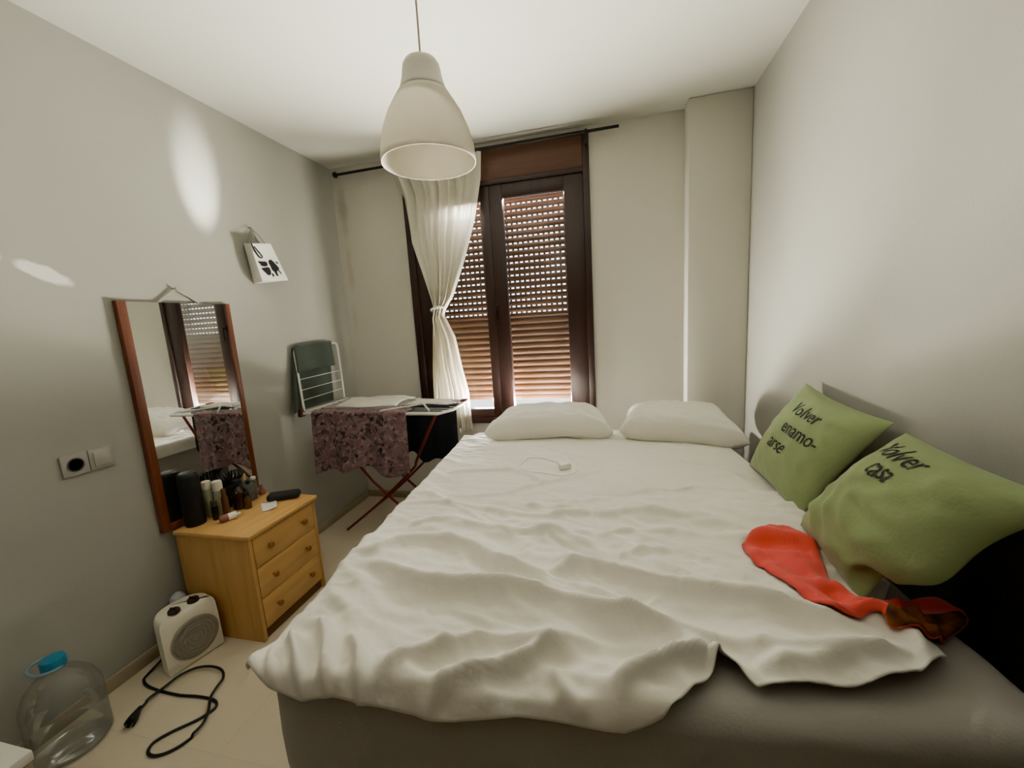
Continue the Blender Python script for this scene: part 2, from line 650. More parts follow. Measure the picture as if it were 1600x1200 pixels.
def curtain_pt(u, v):
    ys = lerp(262, 672, v)
    yl, yr = lerp(262, 672, v), lerp(236, 672, v)
    pl = ony(CY, float(np.interp(yl, cl_y, cl_x)), yl)
    pr_ = ony(CY, float(np.interp(yr, cr_y, cr_x)), yr)
    p = pl.lerp(pr_, u)
    w = (pr_ - pl).length
    tight = 1 - min(1, w / 0.45)
    ph = u * 2 * math.pi
    amp = 0.020 + 0.006 * tight
    a = math.sin(ph * 9.0 + 0.6 * math.sin(ph * 2 + 1)) * amp + math.sin(ph * 4.3 + 1.3 + v) * 0.010
    a += 0.006 * math.sin(ph * 15 + 2.2 * v)
    round_ = math.sin(math.pi * u) * 0.05 * tight
    p.y += a * (0.85 + 0.3 * math.sin(v * 7 + u * 11)) - round_
    p.y = min(p.y, D - 0.026)
    p.x += 0.006 * math.sin(ph * 7 + 5 * v) * (1 - tight)
    return p


cur = thing('curtain', (ony(CY, 690, 640).x, CY, ony(CY, 690, 668).z), 'cream cotton curtain tied in the middle, hanging left of the window', 'curtain')
MB().grid(curtain_pt, 150, 110).build('curtain_panel', M_curtain, cur, angle=180)
kn = ony(CY - 0.03, 684, 483)
ring = []
for k in range(24):
    a = 2 * math.pi * k / 24
    ring.append(kn + Vector((0.042 * math.cos(a), 0.05 * math.sin(a) - 0.005, 0.012 * math.cos(a + .6))))
MB().tube(ring, 0.008, 8, closed=True).build('tie_band', M_curtain, cur)

# ------------------------------------------------------------------ pendant lamp
LX, LY, LZ = -0.502, 1.2, 1.822
M_shade = translucent('white_lamp_plastic', (0.66, 0.63, 0.56), fac=0.30)
M_neck = mat('lamp_neck_dimmed_white', (0.55, 0.53, 0.48), rough=0.5)  # neck greyed to stand in for less light passing through the top
lamp = thing('pendant_lamp', (LX, LY, LZ), 'white bell-shaped pendant lamp hanging from the ceiling', 'lamp')
kx, kz = 0.00193, 0.283 / 162
prof = [(h * kz, r * kx) for h, r in [(0, 71), (10, 71), (25, 69.5), (50, 64), (75, 55), (92, 46), (100, 41.5), (107, 37.5)]]
sp = [(r, h) for h, r in prof]
s = MB().lathe(sp, (LX, LY, LZ), 64, capb=False, capt=False)
shade = s.build('lamp_shade', M_shade, lamp, angle=180, solid=0.0025)
pn = [(h * kz, r * kx) for h, r in [(107, 37.5), (115, 33.5), (130, 29.5), (142, 28), (150, 26.5), (156, 23), (160, 17), (162, 8), (162.5, 2)]]
MB().lathe([(r, h) for h, r in pn], (LX, LY, LZ), 64, capb=False).build('lamp_neck', M_neck, lamp, angle=180, solid=0.002)
MB().lathe([(0.02, 0.19), (0.021, 0.24), (0.019, 0.27)], (LX, LY, LZ), 24).build('bulb_holder', mat('white_plastic', (0.75, 0.74, 0.70), rough=0.4), lamp)
MB().tube([(LX, LY, LZ + 0.28), (LX + 0.004, LY, H - 0.03)], 0.0032, 8).build('cord', mat('lamp_cord', (0.42, 0.36, 0.28), rough=0.6), lamp)
MB().lathe([(0.045, H - 0.035), (0.042, H - 0.01), (0.045, H)], (LX, LY, 0), 24).build('ceiling_rose', mat('white_plastic', (0.75, 0.74, 0.70)), lamp)

# ------------------------------------------------------------------ bed
TH = math.radians(4.8)
BU = Vector((math.cos(TH), math.sin(TH), 0))
BV = Vector((-math.sin(TH), math.cos(TH), 0))
BA = Vector((-0.72, 0.58, 0))
BW, BL, BZ = 1.455, 1.86, 0.65


def bed(s, t, z=BZ):
    return BA + BU * s + BV * t + Vector((0, 0, z))


def tobed(p):
    d = Vector((p[0] - BA.x, p[1] - BA.y, 0))
    return d.dot(BU), d.dot(BV)


BM = Matrix(((BU.x, BV.x, 0, BA.x), (BU.y, BV.y, 0, BA.y), (0, 0, 1, 0), (0, 0, 0, 1)))
M_fitted = mat('fitted_sheet_cotton', (0.36, 0.34, 0.31), rough=0.85, bump=0.12, bscale=160, sheen=0.2)
M_base = mat('bed_base_fabric', (0.18, 0.165, 0.14), rough=0.9, bump=0.15, bscale=220)
bedo = thing('bed', bed(BW / 2, BL / 2, FZ), 'double bed with pale fitted sheet filling the right half of the room', 'bed')


def mattress():
    bm = bmesh.new()
    n = 60
    r = 0.045
    # superellipse-sectioned slab with slightly wavy sheet
    rows = []
    prof = [(0.012, 0.37), (0.002, 0.385), (0.0, 0.42), (-0.004, 0.50), (0.0, 0.57)]
    for k in range(7):
        a = k / 6 * math.pi / 2
        prof.append((r - r * math.cos(a), BZ - r + r * math.sin(a)))
    def outline(ins):
        pts = []
        cr = 0.07
        x0, x1, y0, y1 = ins, BW - ins, ins, BL - ins
        cr_ = max(0.02, cr - ins)
        def arc(cx, cy, a0):
            for q in range(7):
                a = a0 + q / 6 * math.pi / 2
                pts.append((cx + cr_ * math.cos(a), cy + cr_ * math.sin(a)))
        def seg(p, q, m):
            for i in range(1, m):
                pts.append((lerp(p[0], q[0], i / m), lerp(p[1], q[1], i / m)))
        arc(x1 - cr_, y1 - cr_, 0); seg((x1 - cr_, y1), (x0 + cr_, y1), n)
        arc(x0 + cr_, y1 - cr_, math.pi / 2); seg((x0, y1 - cr_), (x0, y0 + cr_), n)
        arc(x0 + cr_, y0 + cr_, math.pi); seg((x0 + cr_, y0), (x1 - cr_, y0), n)
        arc(x1 - cr_, y0 + cr_, 1.5 * math.pi); seg((x1, y0 + cr_), (x1, y1 - cr_), n)
        return pts
    V, F = [], []
    for ins, z in prof:
        for (x, y) in outline(ins):
            w = 0.004 * noise.noise(Vector((x * 5, y * 5, z * 14))) + 0.003 * noise.noise(Vector((x * 14, y * 14, z * 30)))
            cx, cy = x - BW / 2, y - BL / 2
            L = math.hypot(cx, cy)
            V.append(BM @ Vector((x + cx / L * w, y + cy / L * w, z + w * 0.6)))
    N = len(outline(0))
    for i in range(len(prof) - 1):
        for k in range(N):
            l = (k + 1) % N
            F.append([i * N + k, i * N + l, (i + 1) * N + l, (i + 1) * N + k])
    F.append([(len(prof) - 1) * N + k for k in range(N)])
    F.append([k for k in range(N)][::-1])
    return MB().add(V, F)


mattress().build('mattress', M_fitted, bedo, angle=60)
MB().box((0.008, 0.008, FZ + 0.03), (BW - 0.008, BL - 0.008, 0.37), bev=0.012, seg=3, M=BM).build('bed_base', M_base, bedo)
for (s_, t_) in ((0.1, 0.1), (BW - 0.1, 0.1), (0.1, BL - 0.1), (BW - 0.1, BL - 0.1)):
    p = bed(s_, t_, FZ)
    MB().lathe([(0.025, 0), (0.028, 0.032)], p, 16).build('bed_foot', mat('black_plastic', (0.012, 0.012, 0.012), rough=0.4), bedo)

# ---- crumpled white top sheet: one draped cloth with the photo's creases as ridges
ridges_px = [
    # polyline in photo points, height, width
    ([(560, 897), (605, 905), (645, 920), (700, 932), (760, 938), (830, 947), (900, 962), (960, 982), (1050, 1008), (1120, 1040)], 0.034, 0.034),
    ([(535, 870), (585, 876), (630, 855), (690, 850), (730, 858), (765, 880), (805, 908), (850, 930), (900, 948)], 0.024, 0.028),
    ([(840, 918), (885, 905), (925, 900), (965, 908), (1030, 925), (1100, 942), (1180, 962), (1270, 985), (1340, 1000), (1420, 1022)], 0.032, 0.032),
    ([(735, 870), (790, 900), (860, 925), (930, 945), (1020, 965)], 0.016, 0.020),
    ([(700, 955), (770, 985), (830, 1005), (900, 1012)], 0.014, 0.022),
    ([(960, 985), (1060, 1000), (1180, 1020), (1290, 1035), (1400, 1040)], 0.016, 0.026),
    ([(1010, 880), (1070, 910), (1150, 945), (1230, 975)], 0.016, 0.022),
    ([(1080, 870), (1150, 905), (1230, 945), (1300, 975)], 0.013, 0.022),
    ([(600, 795), (680, 790), (750, 800), (820, 815), (900, 808), (960, 800)], 0.012, 0.020),
    ([(660, 765), (700, 790), (770, 830), (810, 850)], 0.010, 0.018),
    ([(880, 812), (960, 808), (1060, 812), (1120, 822)], 0.012, 0.022),
    ([(770, 800), (840, 800), (905, 790), (960, 782)], 0.009, 0.018),
    ([(620, 830), (690, 822), (760, 836), (850, 845), (930, 842)], 0.011, 0.022),
    ([(930, 850), (1000, 835), (1060, 832)], 0.009, 0.02),
    ([(960, 880), (1010, 868), (1050, 866)], 0.010, 0.02),
    ([(780, 733), (825, 745), (850, 760)], 0.012, 0.022),
    ([(700, 740), (745, 738), (798, 738)], 0.012, 0.020),
    ([(690, 775), (740, 776), (800, 770), (880, 750), (950, 735)], 0.010, 0.022),
    ([(900, 770), (960, 775), (1030, 770), (1100, 765), (1170, 772)], 0.009, 0.02),
    ([(850, 700), (905, 715), (960, 715)], 0.008, 0.02),
    ([(1010, 715), (1060, 722), (1120, 735), (1170, 760)], 0.008, 0.02),
    # near hem
    ([(455, 1000), (462, 1030), (468, 1062), (470, 1085)], 0.034, 0.016),
    ([(500, 985), (510, 1020), (508, 1055), (505, 1085)], 0.036, 0.017),
    ([(545, 1010), (562, 1040), (560, 1070), (558, 1095)], 0.026, 0.016),
    ([(430, 1020), (425, 1050), (428, 1075)], 0.014, 0.015),
    ([(585, 1075), (632, 1045), (690, 1035), (760, 1020), (830, 1022), (900, 1030)], 0.026, 0.024),
    ([(668, 1100), (695, 1080), (740, 1066), (800, 1054), (850, 1032), (900, 1015)], 0.030, 0.018),
    ([(862, 1060), (885, 1090), (910, 1118)], 0.018, 0.016),
    ([(960, 1090), (1010, 1065), (1060, 1045), (1105, 1028)], 0.034, 0.020),
    ([(1108, 1030), (1135, 1050), (1158, 1064)], 0.030, 0.014),
    ([(1180, 1050), (1260, 1050), (1340, 1042), (1420, 1030)], 0.020, 0.030),
    ([(1330, 985), (1390, 990), (1430, 1005), (1445, 1030)], 0.018, 0.024),
]
RIDGES = []
for pl, h, w in ridges_px:
    pts = [tobed(onz(BZ + 0.02, *p)) for p in pl]
    pts = [(p.x, p.y) for p in smooth_path([(a, b, 0) for a, b in pts], 5)]
    RIDGES.append((np.array(pts), h, w))

tN_s = [-.10, -.02, .05, .12, .25, .38, .5, .60, .70, .77, .82, .87, .912, .93, .955, 1.05, 1.15, 1.25, 1.31, 1.36]
tN_t = [.0, -.03, -.045, -.035, -.045, -.055, -.04, -.045, -.05, -.025, .015, .055, .10, .075, .045, .05, .055, .085, .13, .16]
sR_t = [-.1, .0, .13, .17, .21, .24, .28, .36, .6, .8, 1.2, 1.7]
sR_s = [1.33, 1.33, 1.345, 1.35, 1.34, 1.31, 1.33, 1.40, 1.42, 1.42, 1.42, 1.42]
NU, NV = 300, 300
aa, bb = np.meshgrid(np.linspace(0, 1, NU + 1), np.linspace(0, 1, NV + 1))
s0 = -.10 + aa * 1.43
tn = np.interp(s0, tN_s, tN_t)
tt = tn + bb * (1.68 - tn)
sr = np.interp(tt, sR_t, sR_s)
sl0 = -.10 * np.clip((tt + .06) / .28, .25, 1)
ss = sl0 + aa * (sr - sl0)
hh = np.zeros_like(ss)
for pts, h, w in RIDGES:
    best = np.full(ss.shape, 1e9)
    sv = np.zeros_like(ss)
    n = len(pts)
    for i in range(n - 1):
        a, b = pts[i], pts[i + 1]
        d = b - a
        L2 = (d ** 2).sum() + 1e-12
        q = np.clip(((ss - a[0]) * d[0] + (tt - a[1]) * d[1]) / L2, 0, 1)
        dx, dy = ss - (a[0] + q * d[0]), tt - (a[1] + q * d[1])
        dist = dx * dx + dy * dy
        # near side of a fold falls more steeply than the far side
        side = np.sign(d[0] * dy - d[1] * dx) * (1 if d[0] >= 0 else -1)
        dd = np.sqrt(dist) * np.where(side < 0, 1.45, 0.75)
        m_ = dd < best
        best = np.where(m_, dd, best)
        sv = np.where(m_, (i + q) / (n - 1), sv)
    taper = np.clip(np.sin(np.pi * np.clip(sv * 0.94 + 0.03, 0, 1)) * 1.6, 0, 1)
    hh += 1.5 * h * taper * np.exp(-(best / (w * 0.72)) ** 1.35)


def fbm_field(scale_s, scale_t, ang, seed, oct_=3, ridged=True):
    ca, sa = math.cos(ang), math.sin(ang)
    P = (ss * ca + tt * sa) * scale_s
    Q = (-ss * sa + tt * ca) * scale_t
    out = np.empty_like(ss)
    fl = out.ravel()
    p, q = P.ravel(), Q.ravel()
    for i in range(len(fl)):
        n0 = 0
        amp = 1
        f = 1
        for o in range(oct_):
            nv = noise.noise(Vector((p[i] * f, q[i] * f, seed + o * 3.7)))
            n0 += amp * ((1 - abs(nv) * 2) if ridged else nv)
            amp *= .5
            f *= 2
        fl[i] = n0
    return out


f1 = fbm_field(2.0, 7.0, -0.45, 3.1, 2)
f2 = fbm_field(3.0, 9.0, -0.10, 9.4, 2)
f3 = fbm_field(2.2, 2.2, 0.0, 21.0, 2, ridged=False)
f4 = fbm_field(5.0, 15.0, -0.35, 41.0, 2)
mask = np.clip((1.15 - tt) / 0.6, 0.35, 1)
hh += mask * (0.011 * np.clip(f1, 0, 2) ** 2 * (0.45 + 0.4 * np.clip(f3 + 0.5, 0, 1)) + 0.0045 * np.clip(f2, 0, 2) ** 2 + 0.008 * f3 + 0.0070 * np.clip(f4, 0, 2) ** 2 * np.clip(0.6 + f3 * 1.5, 0, 1.5))
f5 = fbm_field(9.0, 22.0, 0.35, 77.0, 2)
f6 = fbm_field(1.6, 5.0, -0.75, 63.0, 2)
hh += mask * (0.0022 * np.clip(f5, 0, 2) ** 2 + 0.018 * np.clip(f6 - 0.35, 0, 2) ** 1.4)
hh = np.maximum(hh, -0.002)
for _ in range(1):
    q = np.pad(hh, 1, mode='edge')
    hh = (q[1:-1, 1:-1] * 2 + q[:-2, 1:-1] + q[2:, 1:-1] + q[1:-1, :-2] + q[1:-1, 2:]) / 6
# edge of the cloth on the bed settles to the mattress
edge = np.minimum(np.clip((1 - aa) / 0.03, 0, 1), 1)
hh *= (0.35 + 0.65 * edge)
zz = np.full_like(ss, BZ + 0.012) + hh
ds = np.clip(-ss, 0, None)
dt = np.clip(-tt, 0, None)
S = np.where(ss < 0, -0.014 * (1 - np.exp(-ds / 0.014)) - hh * np.clip(ds / 0.04, 0, 1) * 0.25, ss)
Tt = np.where(tt < 0, -0.018 * (1 - np.exp(-dt / 0.018)) - hh * np.clip(dt / 0.04, 0, 1) * 0.5, tt)
zz = zz - np.clip(np.maximum(ds, dt) - 0.012, 0, None) * 0.9
zz = zz - hh * np.clip((ds + dt) / 0.05, 0, 1) * 0.8
# side contour wobble
vs = []
for j in range(NV + 1):
    for i in range(NU + 1):
        vs.append(bed(S[j, i], Tt[j, i], zz[j, i]))
fs = [[j * (NU + 1) + i, j * (NU + 1) + i + 1, (j + 1) * (NU + 1) + i + 1, (j + 1) * (NU + 1) + i] for j in range(NV) for i in range(NU)]
M_sheet = mat('white_sheet_cotton', (0.80, 0.775, 0.715), rough=0.8, bump=0.45, bscale=16, var=0.05, vscale=3, sheen=0.15)
sheet = MB().add(vs, fs).build('bed_sheet', M_sheet, angle=180, solid=0.004)
tag(sheet, 'crumpled white sheet spread over the bed', 'sheet')


from mathutils.kdtree import KDTree
KD = KDTree(len(vs))
for i_, p_ in enumerate(vs):
    KD.insert((p_.x, p_.y, 0), i_)
KD.balance()


def sheet_z(x, y):
    zs = [vs_sheet[k].z for (_, k, _d) in KD.find_n((x, y, 0), 5) if _d < 0.03]
    return max(zs) if zs else BZ + 0.002


vs_sheet = vs

# ------------------------------------------------------------------ pillows and cushions
class Patch:
    """stuffed square: four corners, optional edge-middle pulls, front/back bulge"""

    def __init__(self, TL, TR, BR, BL, thick, pulls=None, pinch=0.05, wr=0.006, wscale=5, seed=0, back=1.0, pw=3.0, ex=0.62):
        self.ex = ex
        self.c = [Vector(p) for p in (TL, TR, BR, BL)]
        self.th, self.pinch, self.wr, self.ws, self.seed, self.bk, self.pw = thick, pinch, wr, wscale, seed, back, pw
        n = (self.c[3] - self.c[0]).cross(self.c[1] - self.c[0]).normalized()
        self.n = n
        self.pulls = pulls or []

    def base(self, u, v):
        pu = u + self.pinch * (u - .5) * -2 * (math.sin(math.pi * v)) * (abs(u - .5) * 2) ** 2
        pv = v + self.pinch * (v - .5) * -2 * (math.sin(math.pi * u)) * (abs(v - .5) * 2) ** 2
        a = self.c[0].lerp(self.c[1], pu)
        b = self.c[3].lerp(self.c[2], pu)
        p = a.lerp(b, pv)
        for (cu, cv, rad, vec) in self.pulls:
            w = math.exp(-((u - cu) ** 2 + (v - cv) ** 2) / rad ** 2)
            p = p + Vector(vec) * w
        return p

    def h(self, u, v):
        a = max(0, 1 - abs(2 * u - 1) ** self.pw)
        b = max(0, 1 - abs(2 * v - 1) ** self.pw)
        return self.th * 0.5 * (a * b) ** self.ex

    def surf(self, u, v, off=0.0):
        side = 1
        if u < 0:
            u, side = -u, -1
        u, v = min(max(u, 0), 1), min(max(v, 0), 1)
        hh = self.h(u, v)
        e = min(u, 1 - u, v, 1 - v)
        w = self.wr * noise.noise(Vector((u * self.ws, v * self.ws * 1.7, self.seed + side))) * min(1, e * 8)
        w += self.wr * 0.8 * (1 - abs(noise.noise(Vector((u * self.ws * .7 + v * 2, v * self.ws * 1.2 - u * 3, self.seed + 5 + side)))) * 2.4) * min(1, e * 6)
        return self.base(u, v) + self.n * side * ((hh if side > 0 else hh * self.bk) + (w if hh > 0.004 else 0) + off)

    def mesh(self, n=56):
        vs, fs, idx = [], [], {}
        for side in (1, -1):
            for j in range(n + 1):
                for i in range(n + 1):
                    bd = i in (0, n) or j in (0, n)
                    if side == -1 and bd:
                        idx[(side, i, j)] = idx[(1, i, j)]
                        continue
                    # denser sampling near the seams
                    u = .5 - .5 * math.cos(math.pi * i / n)
                    v = .5 - .5 * math.cos(math.pi * j / n)
                    idx[(side, i, j)] = len(vs)
                    if side == 1:
                        vs.append(self.surf(u, v))
                    else:
                        vs.append(self.surf(-u if u > 0 else 0, v))
            for j in range(n):
                for i in range(n):
                    fs.append([idx[(side, i, j)], idx[(side, i + 1, j)], idx[(side, i + 1, j + 1)], idx[(side, i, j + 1)]])
        return MB().add(vs, fs)

    def lettering(self, body, u0, v0, su, sv, wob=0.0, shear=0.0):
        """text starting at (u0, v0 = baseline), su and sv per em"""
        tv, tf = text_shape(body, 1.0, shear)
        vs = []
        for p in tv:
            uu = u0 + p.x * su
            vv = v0 - p.y * sv
            if wob:
                uu += wob * noise.noise(Vector((p.x * 2.2, p.y * 2.5, 4.0)))
                vv += wob * noise.noise(Vector((p.x * 2.4, p.y * 2.2, 9.0)))
            vs.append(self.surf(uu, vv, 0.0022))
        return MB().add(vs, tf)


M_pillow = mat('white_pillowcase', (0.80, 0.78, 0.73), rough=0.85, bump=0.12, bscale=45, sheen=0.15)
M_green = mat('green_cushion_cotton', (0.275, 0.345, 0.155), rough=0.85, bump=0.1, bscale=120, var=0.08, vscale=4, sheen=0.2)
M_ink = mat('black_print', (0.006, 0.006, 0.008), rough=0.7)

zt = BZ + 0.03
# left pillow, plumped up against nothing, lower edge on the sheet
pil = [
    ('white plump pillow at the bed head in front of the window',
     (-0.66, 2.43, 0.738), (-0.06, 2.49, 0.738), (0.02, 2.20, 0.738), (-0.675, 2.14, 0.735), 0.175, 31,
     [(0.5, 0.0, 0.5, (0, 0.02, 0.010)), (0.0, 0.9, 0.25, (-0.03, 0, -0.02)), (0.98, 0.9, 0.2, (0, 0, -0.03))]),
    ('white pillow at the bed head in front of the wall pier, nearer the green cushions',
     (0.10, 2.42, 0.748), (0.62, 2.47, 0.735), (0.63, 2.09, 0.716), (0.05, 2.17, 0.735), 0.18, 47,
     [(0.5, 0.0, 0.5, (0, 0.02, 0.010)), (1.0, 1.0, 0.25, (0.02, -0.03, -0.015)), (0.0, 0.8, 0.2, (0, 0, -0.01))]),
]
for lab, TL, TR, BR, BL_, th_, sd, pulls in pil:
    P = Patch(TL, TR, BR, BL_, th_, pulls=pulls, pinch=0.02, wr=0.012, wscale=6, seed=sd, back=0.72, pw=6.0, ex=0.48)
    o = P.mesh(64).build('pillow', M_pillow, angle=180)
    tag(o, lab, 'pillow', 'white pillows at the head of the bed')

C1 = Patch((0.752, 1.775, 1.038), (0.752, 1.267, 1.012), (0.585, 1.385, 0.665), (0.585, 1.857, 0.668), 0.15, pinch=0.035, wr=0.005, seed=3, back=0.45, pw=2.6)
TL2, TR2 = onx(0.715, 1415, 676), onx(0.715, 1690, 792)
BR2, BL2 = onz(0.672, 1342, 938), onx(0.545, 1250, 820)
C2 = Patch(TL2, TR2, BR2, BL2, 0.17, pinch=0.02, wr=0.007, seed=12, back=0.30, pw=2.6,
           pulls=[(1.0, 0.55, 0.16, (-0.01, -0.03, -0.02)), (0.97, 0.86, 0.06, (0.02, 0.02, 0.035))])
cg = 'green slogan cushions leaning on the right wall'
for C, lab, lines in (
    (C1, 'green square cushion with three lines of black lettering, the one farther along the wall', [('Volver', 0.31, 0.265, 0.142, 0.175, 0), ('enamo-', 0.395, 0.450, 0.146, 0.185, 0), ('arse', 0.365, 0.630, 0.146, 0.185, 0)]),
    (C2, 'green square cushion with two lines of black lettering, over the coral cloth', [('Volver', 0.165, 0.185, 0.142, 0.165, 0.010), ('casa', 0.335, 0.325, 0.118, 0.19, 0.010)])):
    c0 = (C.c[0] + C.c[1] + C.c[2] + C.c[3]) / 4
    root = thing('cushion', (c0.x, c0.y, BZ + 0.02), lab, 'cushion', cg)
    C.mesh(60).build('cushion_cover', M_green, root, angle=180)
    wd, hg = (C.c[1] - C.c[0]).length, (C.c[3] - C.c[0]).length
    if C is C2:
        wd = 0.42
    for body, u0, v0, su, sv, wob in lines:
        C.lettering(body, u0, v0, su, sv, wob=wob).build('lettering', M_ink, root, smooth=False)

# dark padded panel along the right wall
M_char = mat('charcoal_upholstery', (0.014, 0.014, 0.012), rough=0.95, bump=0.3, bscale=180, var=0.3, vscale=20)
hb = MB().box((0.757, 0.05, FZ), (XR - 0.001, 1.30, 0.925), bev=0.010, seg=3).build('headboard_panel', M_char)
tag(hb, 'charcoal upholstered panel between the bed and the right wall', 'headboard')

# coral cloth
pairs = [((1215, 826), (1160, 846)), ((1243, 830), (1172, 868)), ((1270, 852), (1210, 902)), ((1290, 890), (1250, 938)),
         ((1310, 922), (1290, 966)), ((1345, 940), (1328, 974)), ((1392, 933), (1372, 970)), ((1432, 930), (1396, 998)),
         ((1466, 929), (1452, 1004)), ((1492, 945), (1492, 982)), ((1513, 962), (1509, 970))]


def coral_pt(u, v, lo=0.0):
    x = u * (len(pairs) - 1)
    i = min(int(x), len(pairs) - 2)
    f = x - i
    def cr(k, w):
        g = lambda q: Vector((*pairs[min(max(q, 0), len(pairs) - 1)][w], 0))
        p0, p1, p2, p3 = g(i - 1), g(i), g(i + 1), g(i + 2)
        return 0.5 * (2 * p1 + (p2 - p0) * f + (2 * p0 - 5 * p1 + 4 * p2 - p3) * f * f + (3 * p1 - p0 - 3 * p2 + p3) * f ** 3)
    a, b = cr(i, 0), cr(i, 1)
    p = a.lerp(b, v)
    on_sheet = 1.0 if u < 0.6 else max(0.0, 1 - (u - 0.6) / 0.12)
    zb = BZ + 0.010 + 0.026 * on_sheet
    e = min(1, min(v, 1 - v) * 6, min(u, 1 - u) * 14 + 0.0)
    lift = 0.020 * e ** 0.5 + 0.010 * e * noise.noise(Vector((u * 9, v * 3, 2.0)))
    lift += 0.008 * e * math.sin(v * 13 + u * 9) * (0.5 + 0.5 * math.sin(u * 11))
    w = onz(zb + 0.012, p.x, p.y)
    return Vector((w.x, w.y, sheet_z(w.x, w.y) + 0.007 + 0.75 * max(0.0, lift)))


M_coral = mat('coral_red_cloth', (0.82, 0.095, 0.085), rough=0.75, bump=0.08, bscale=90, var=0.12, vscale=8, sheen=0.2)
M_flap = mat('orange_brown_print', (0.33, 0.105, 0.018), rough=0.8, col2=(0.05, 0.015, 0.008), vscale=22, bump=0.1)
cc = onz(BZ + 0.03, 1300, 930)
coral = thing('cloth', (cc.x, cc.y, BZ + 0.02), 'crumpled coral red cloth on the bed under the nearer green cushion', 'cloth')
MB().grid(lambda u, v: coral_pt(u, v), 90, 24).build('cloth_body', M_coral, coral, angle=180, solid=0.004)
MB().grid(lambda u, v: coral_pt(lerp(0.64, 0.985, u), lerp(lerp(0.62, 0.4, u), 1.0, v)) + Vector((0, 0, 0.004)), 40, 14).build('printed_flap', M_flap, coral, angle=180, solid=0.003)

# small white charger with its cable on the sheet
ch = onz(BZ + 0.035, 882, 727)
M_wp = mat('glossy_white_plastic', (0.85, 0.84, 0.81), rough=0.3)
zc_ = sheet_z(ch.x, ch.y) + 0.002
chg = thing('charger', (ch.x, ch.y, zc_), 'small white plug charger with thin white cable on the sheet before the pillows', 'charger')
Mr = Matrix.Translation((ch.x, ch.y, zc_ + 0.016)) @ Matrix.Rotation(0.4, 4, 'Z') @ Matrix.Rotation(0.12, 4, 'X')
MB().box((-0.027, -0.02, -0.014), (0.027, 0.02, 0.014), bev=0.006, seg=3, M=Mr).build('plug_body', M_wp, chg)
cab = [onz(zc_ + 0.008, *p) for p in [(874, 722), (850, 715), (825, 716), (812, 726), (820, 735), (850, 738), (880, 742), (902, 735), (900, 722), (890, 714)]]
cab = smooth_path(cab, 6)
for p in cab:
    p.z = sheet_z(p.x, p.y) + 0.005
MB().tube(cab, 0.0022, 6).build('cable', M_wp, chg)

# ------------------------------------------------------------------ mirror on the left wall
M_mframe = wood('reddish_mirror_wood', (0.20, 0.060, 0.026), (0.13, 0.036, 0.016), axis=2, scale=8, rough=0.4)
M_mirror = mat('mirror_silver', (0.86, 0.88, 0.86), rough=0.01, metal=1.0)
my0, my1, mz0, mz1 = 1.228, 1.727, 0.528, 1.523
mx0, mx1 = XL + 0.002, XL + 0.027
mir = thing('wall_mirror', (XL + 0.014, (my0 + my1) / 2, mz0), 'tall mirror with reddish wood sides hung above the nightstand', 'mirror')
mf = MB()
mf.box((mx0, my0, mz0), (mx1, my0 + 0.034, mz1), bev=0.003)
mf.box((mx0, my1 - 0.026, mz0), (mx1, my1, mz1), bev=0.003)
mf.box((mx0, my0 + 0.034, mz0), (mx1, my1 - 0.026, mz0 + 0.03), bev=0.003)
mf.box((mx0, my0 + 0.034, mz0 + 0.03), (mx0 + 0.008, my1 - 0.026, mz1 - 0.004), bev=0.001)
mf.build('mirror_frame', M_mframe, mir)
MB().box((mx1 - 0.010, my0 + 0.034, mz0 + 0.03), (mx1 - 0.005, my1 - 0.026, mz1 - 0.003)).build('mirror_glass', M_mirror, mir, smooth=False)
nl = onx(XL + 0.008, 272, 452)
M_strap = mat('beige_strap', (0.45, 0.41, 0.35), rough=0.8)
st = MB()
for yy in (my0 + 0.16, my1 - 0.13):
    st.tube([(XL + 0.010, yy, mz1 - 0.01), (XL + 0.010, lerp(yy, nl.y, .5), lerp(mz1, nl.z, .47)), (XL + 0.012, nl.y, nl.z)], 0.0052, 8)
st.build('hanging_strap', M_strap, mir)
MB().lathe([(0.003, 0), (0.003, 0.018), (0.007, 0.020), (0.006, 0.024)], (XL, nl.y, nl.z + 0.003), 12, axis=(1, 0, 0)).build('nail', mat('steel', (0.4, 0.4, 0.4), rough=0.4, metal=1), mir)

# ------------------------------------------------------------------ gift bag on the left wall
M_paper = mat('white_bag_paper', (0.84, 0.83, 0.79), rough=0.5, bump=0.04, bscale=20)
M_black = mat('black_bag_print', (0.010, 0.010, 0.010), rough=0.5)
xw, xf = XL + 0.012, XL + 0.082
bag = thing('paper_bag', (XL + 0.05, 1.99, 1.64), 'white paper carrier bag with black cow print hanging on the left wall', 'bag')
fTL, fTR, fBR, fBL = Vector((xf - .012, 1.868, 1.840)), Vector((xf - .012, 2.01, 1.862)), Vector((xf, 2.092, 1.665)), Vector((xf, 1.902, 1.645))
bTL, bTR, bBR, bBL = Vector((xw, 1.886, 1.850)), Vector((xw, 2.022, 1.868)), Vector((xw, 2.10, 1.665)), Vector((xw, 1.915, 1.638))
gmT, gmB = (fTL + bTL) / 2 + Vector((0, 0.005, 0)), (fBL + bBL) / 2 + Vector((0, 0.001, 0))
hmT, hmB = (fTR + bTR) / 2 - Vector((0, 0.018, 0)), (fBR + bBR) / 2
b = MB().add([fTL, fTR, fBR, fBL, bTL, bTR, bBR, bBL, gmT, gmB, hmT, hmB],
             [[0, 1, 2, 3], [4, 5, 6, 7], [0, 3, 9, 8], [8, 9, 7, 4], [1, 2, 11, 10], [10, 11, 6, 5], [3, 2, 11, 9], [9, 11, 6, 7]])
b.build('bag_body', M_paper, bag, smooth=False)


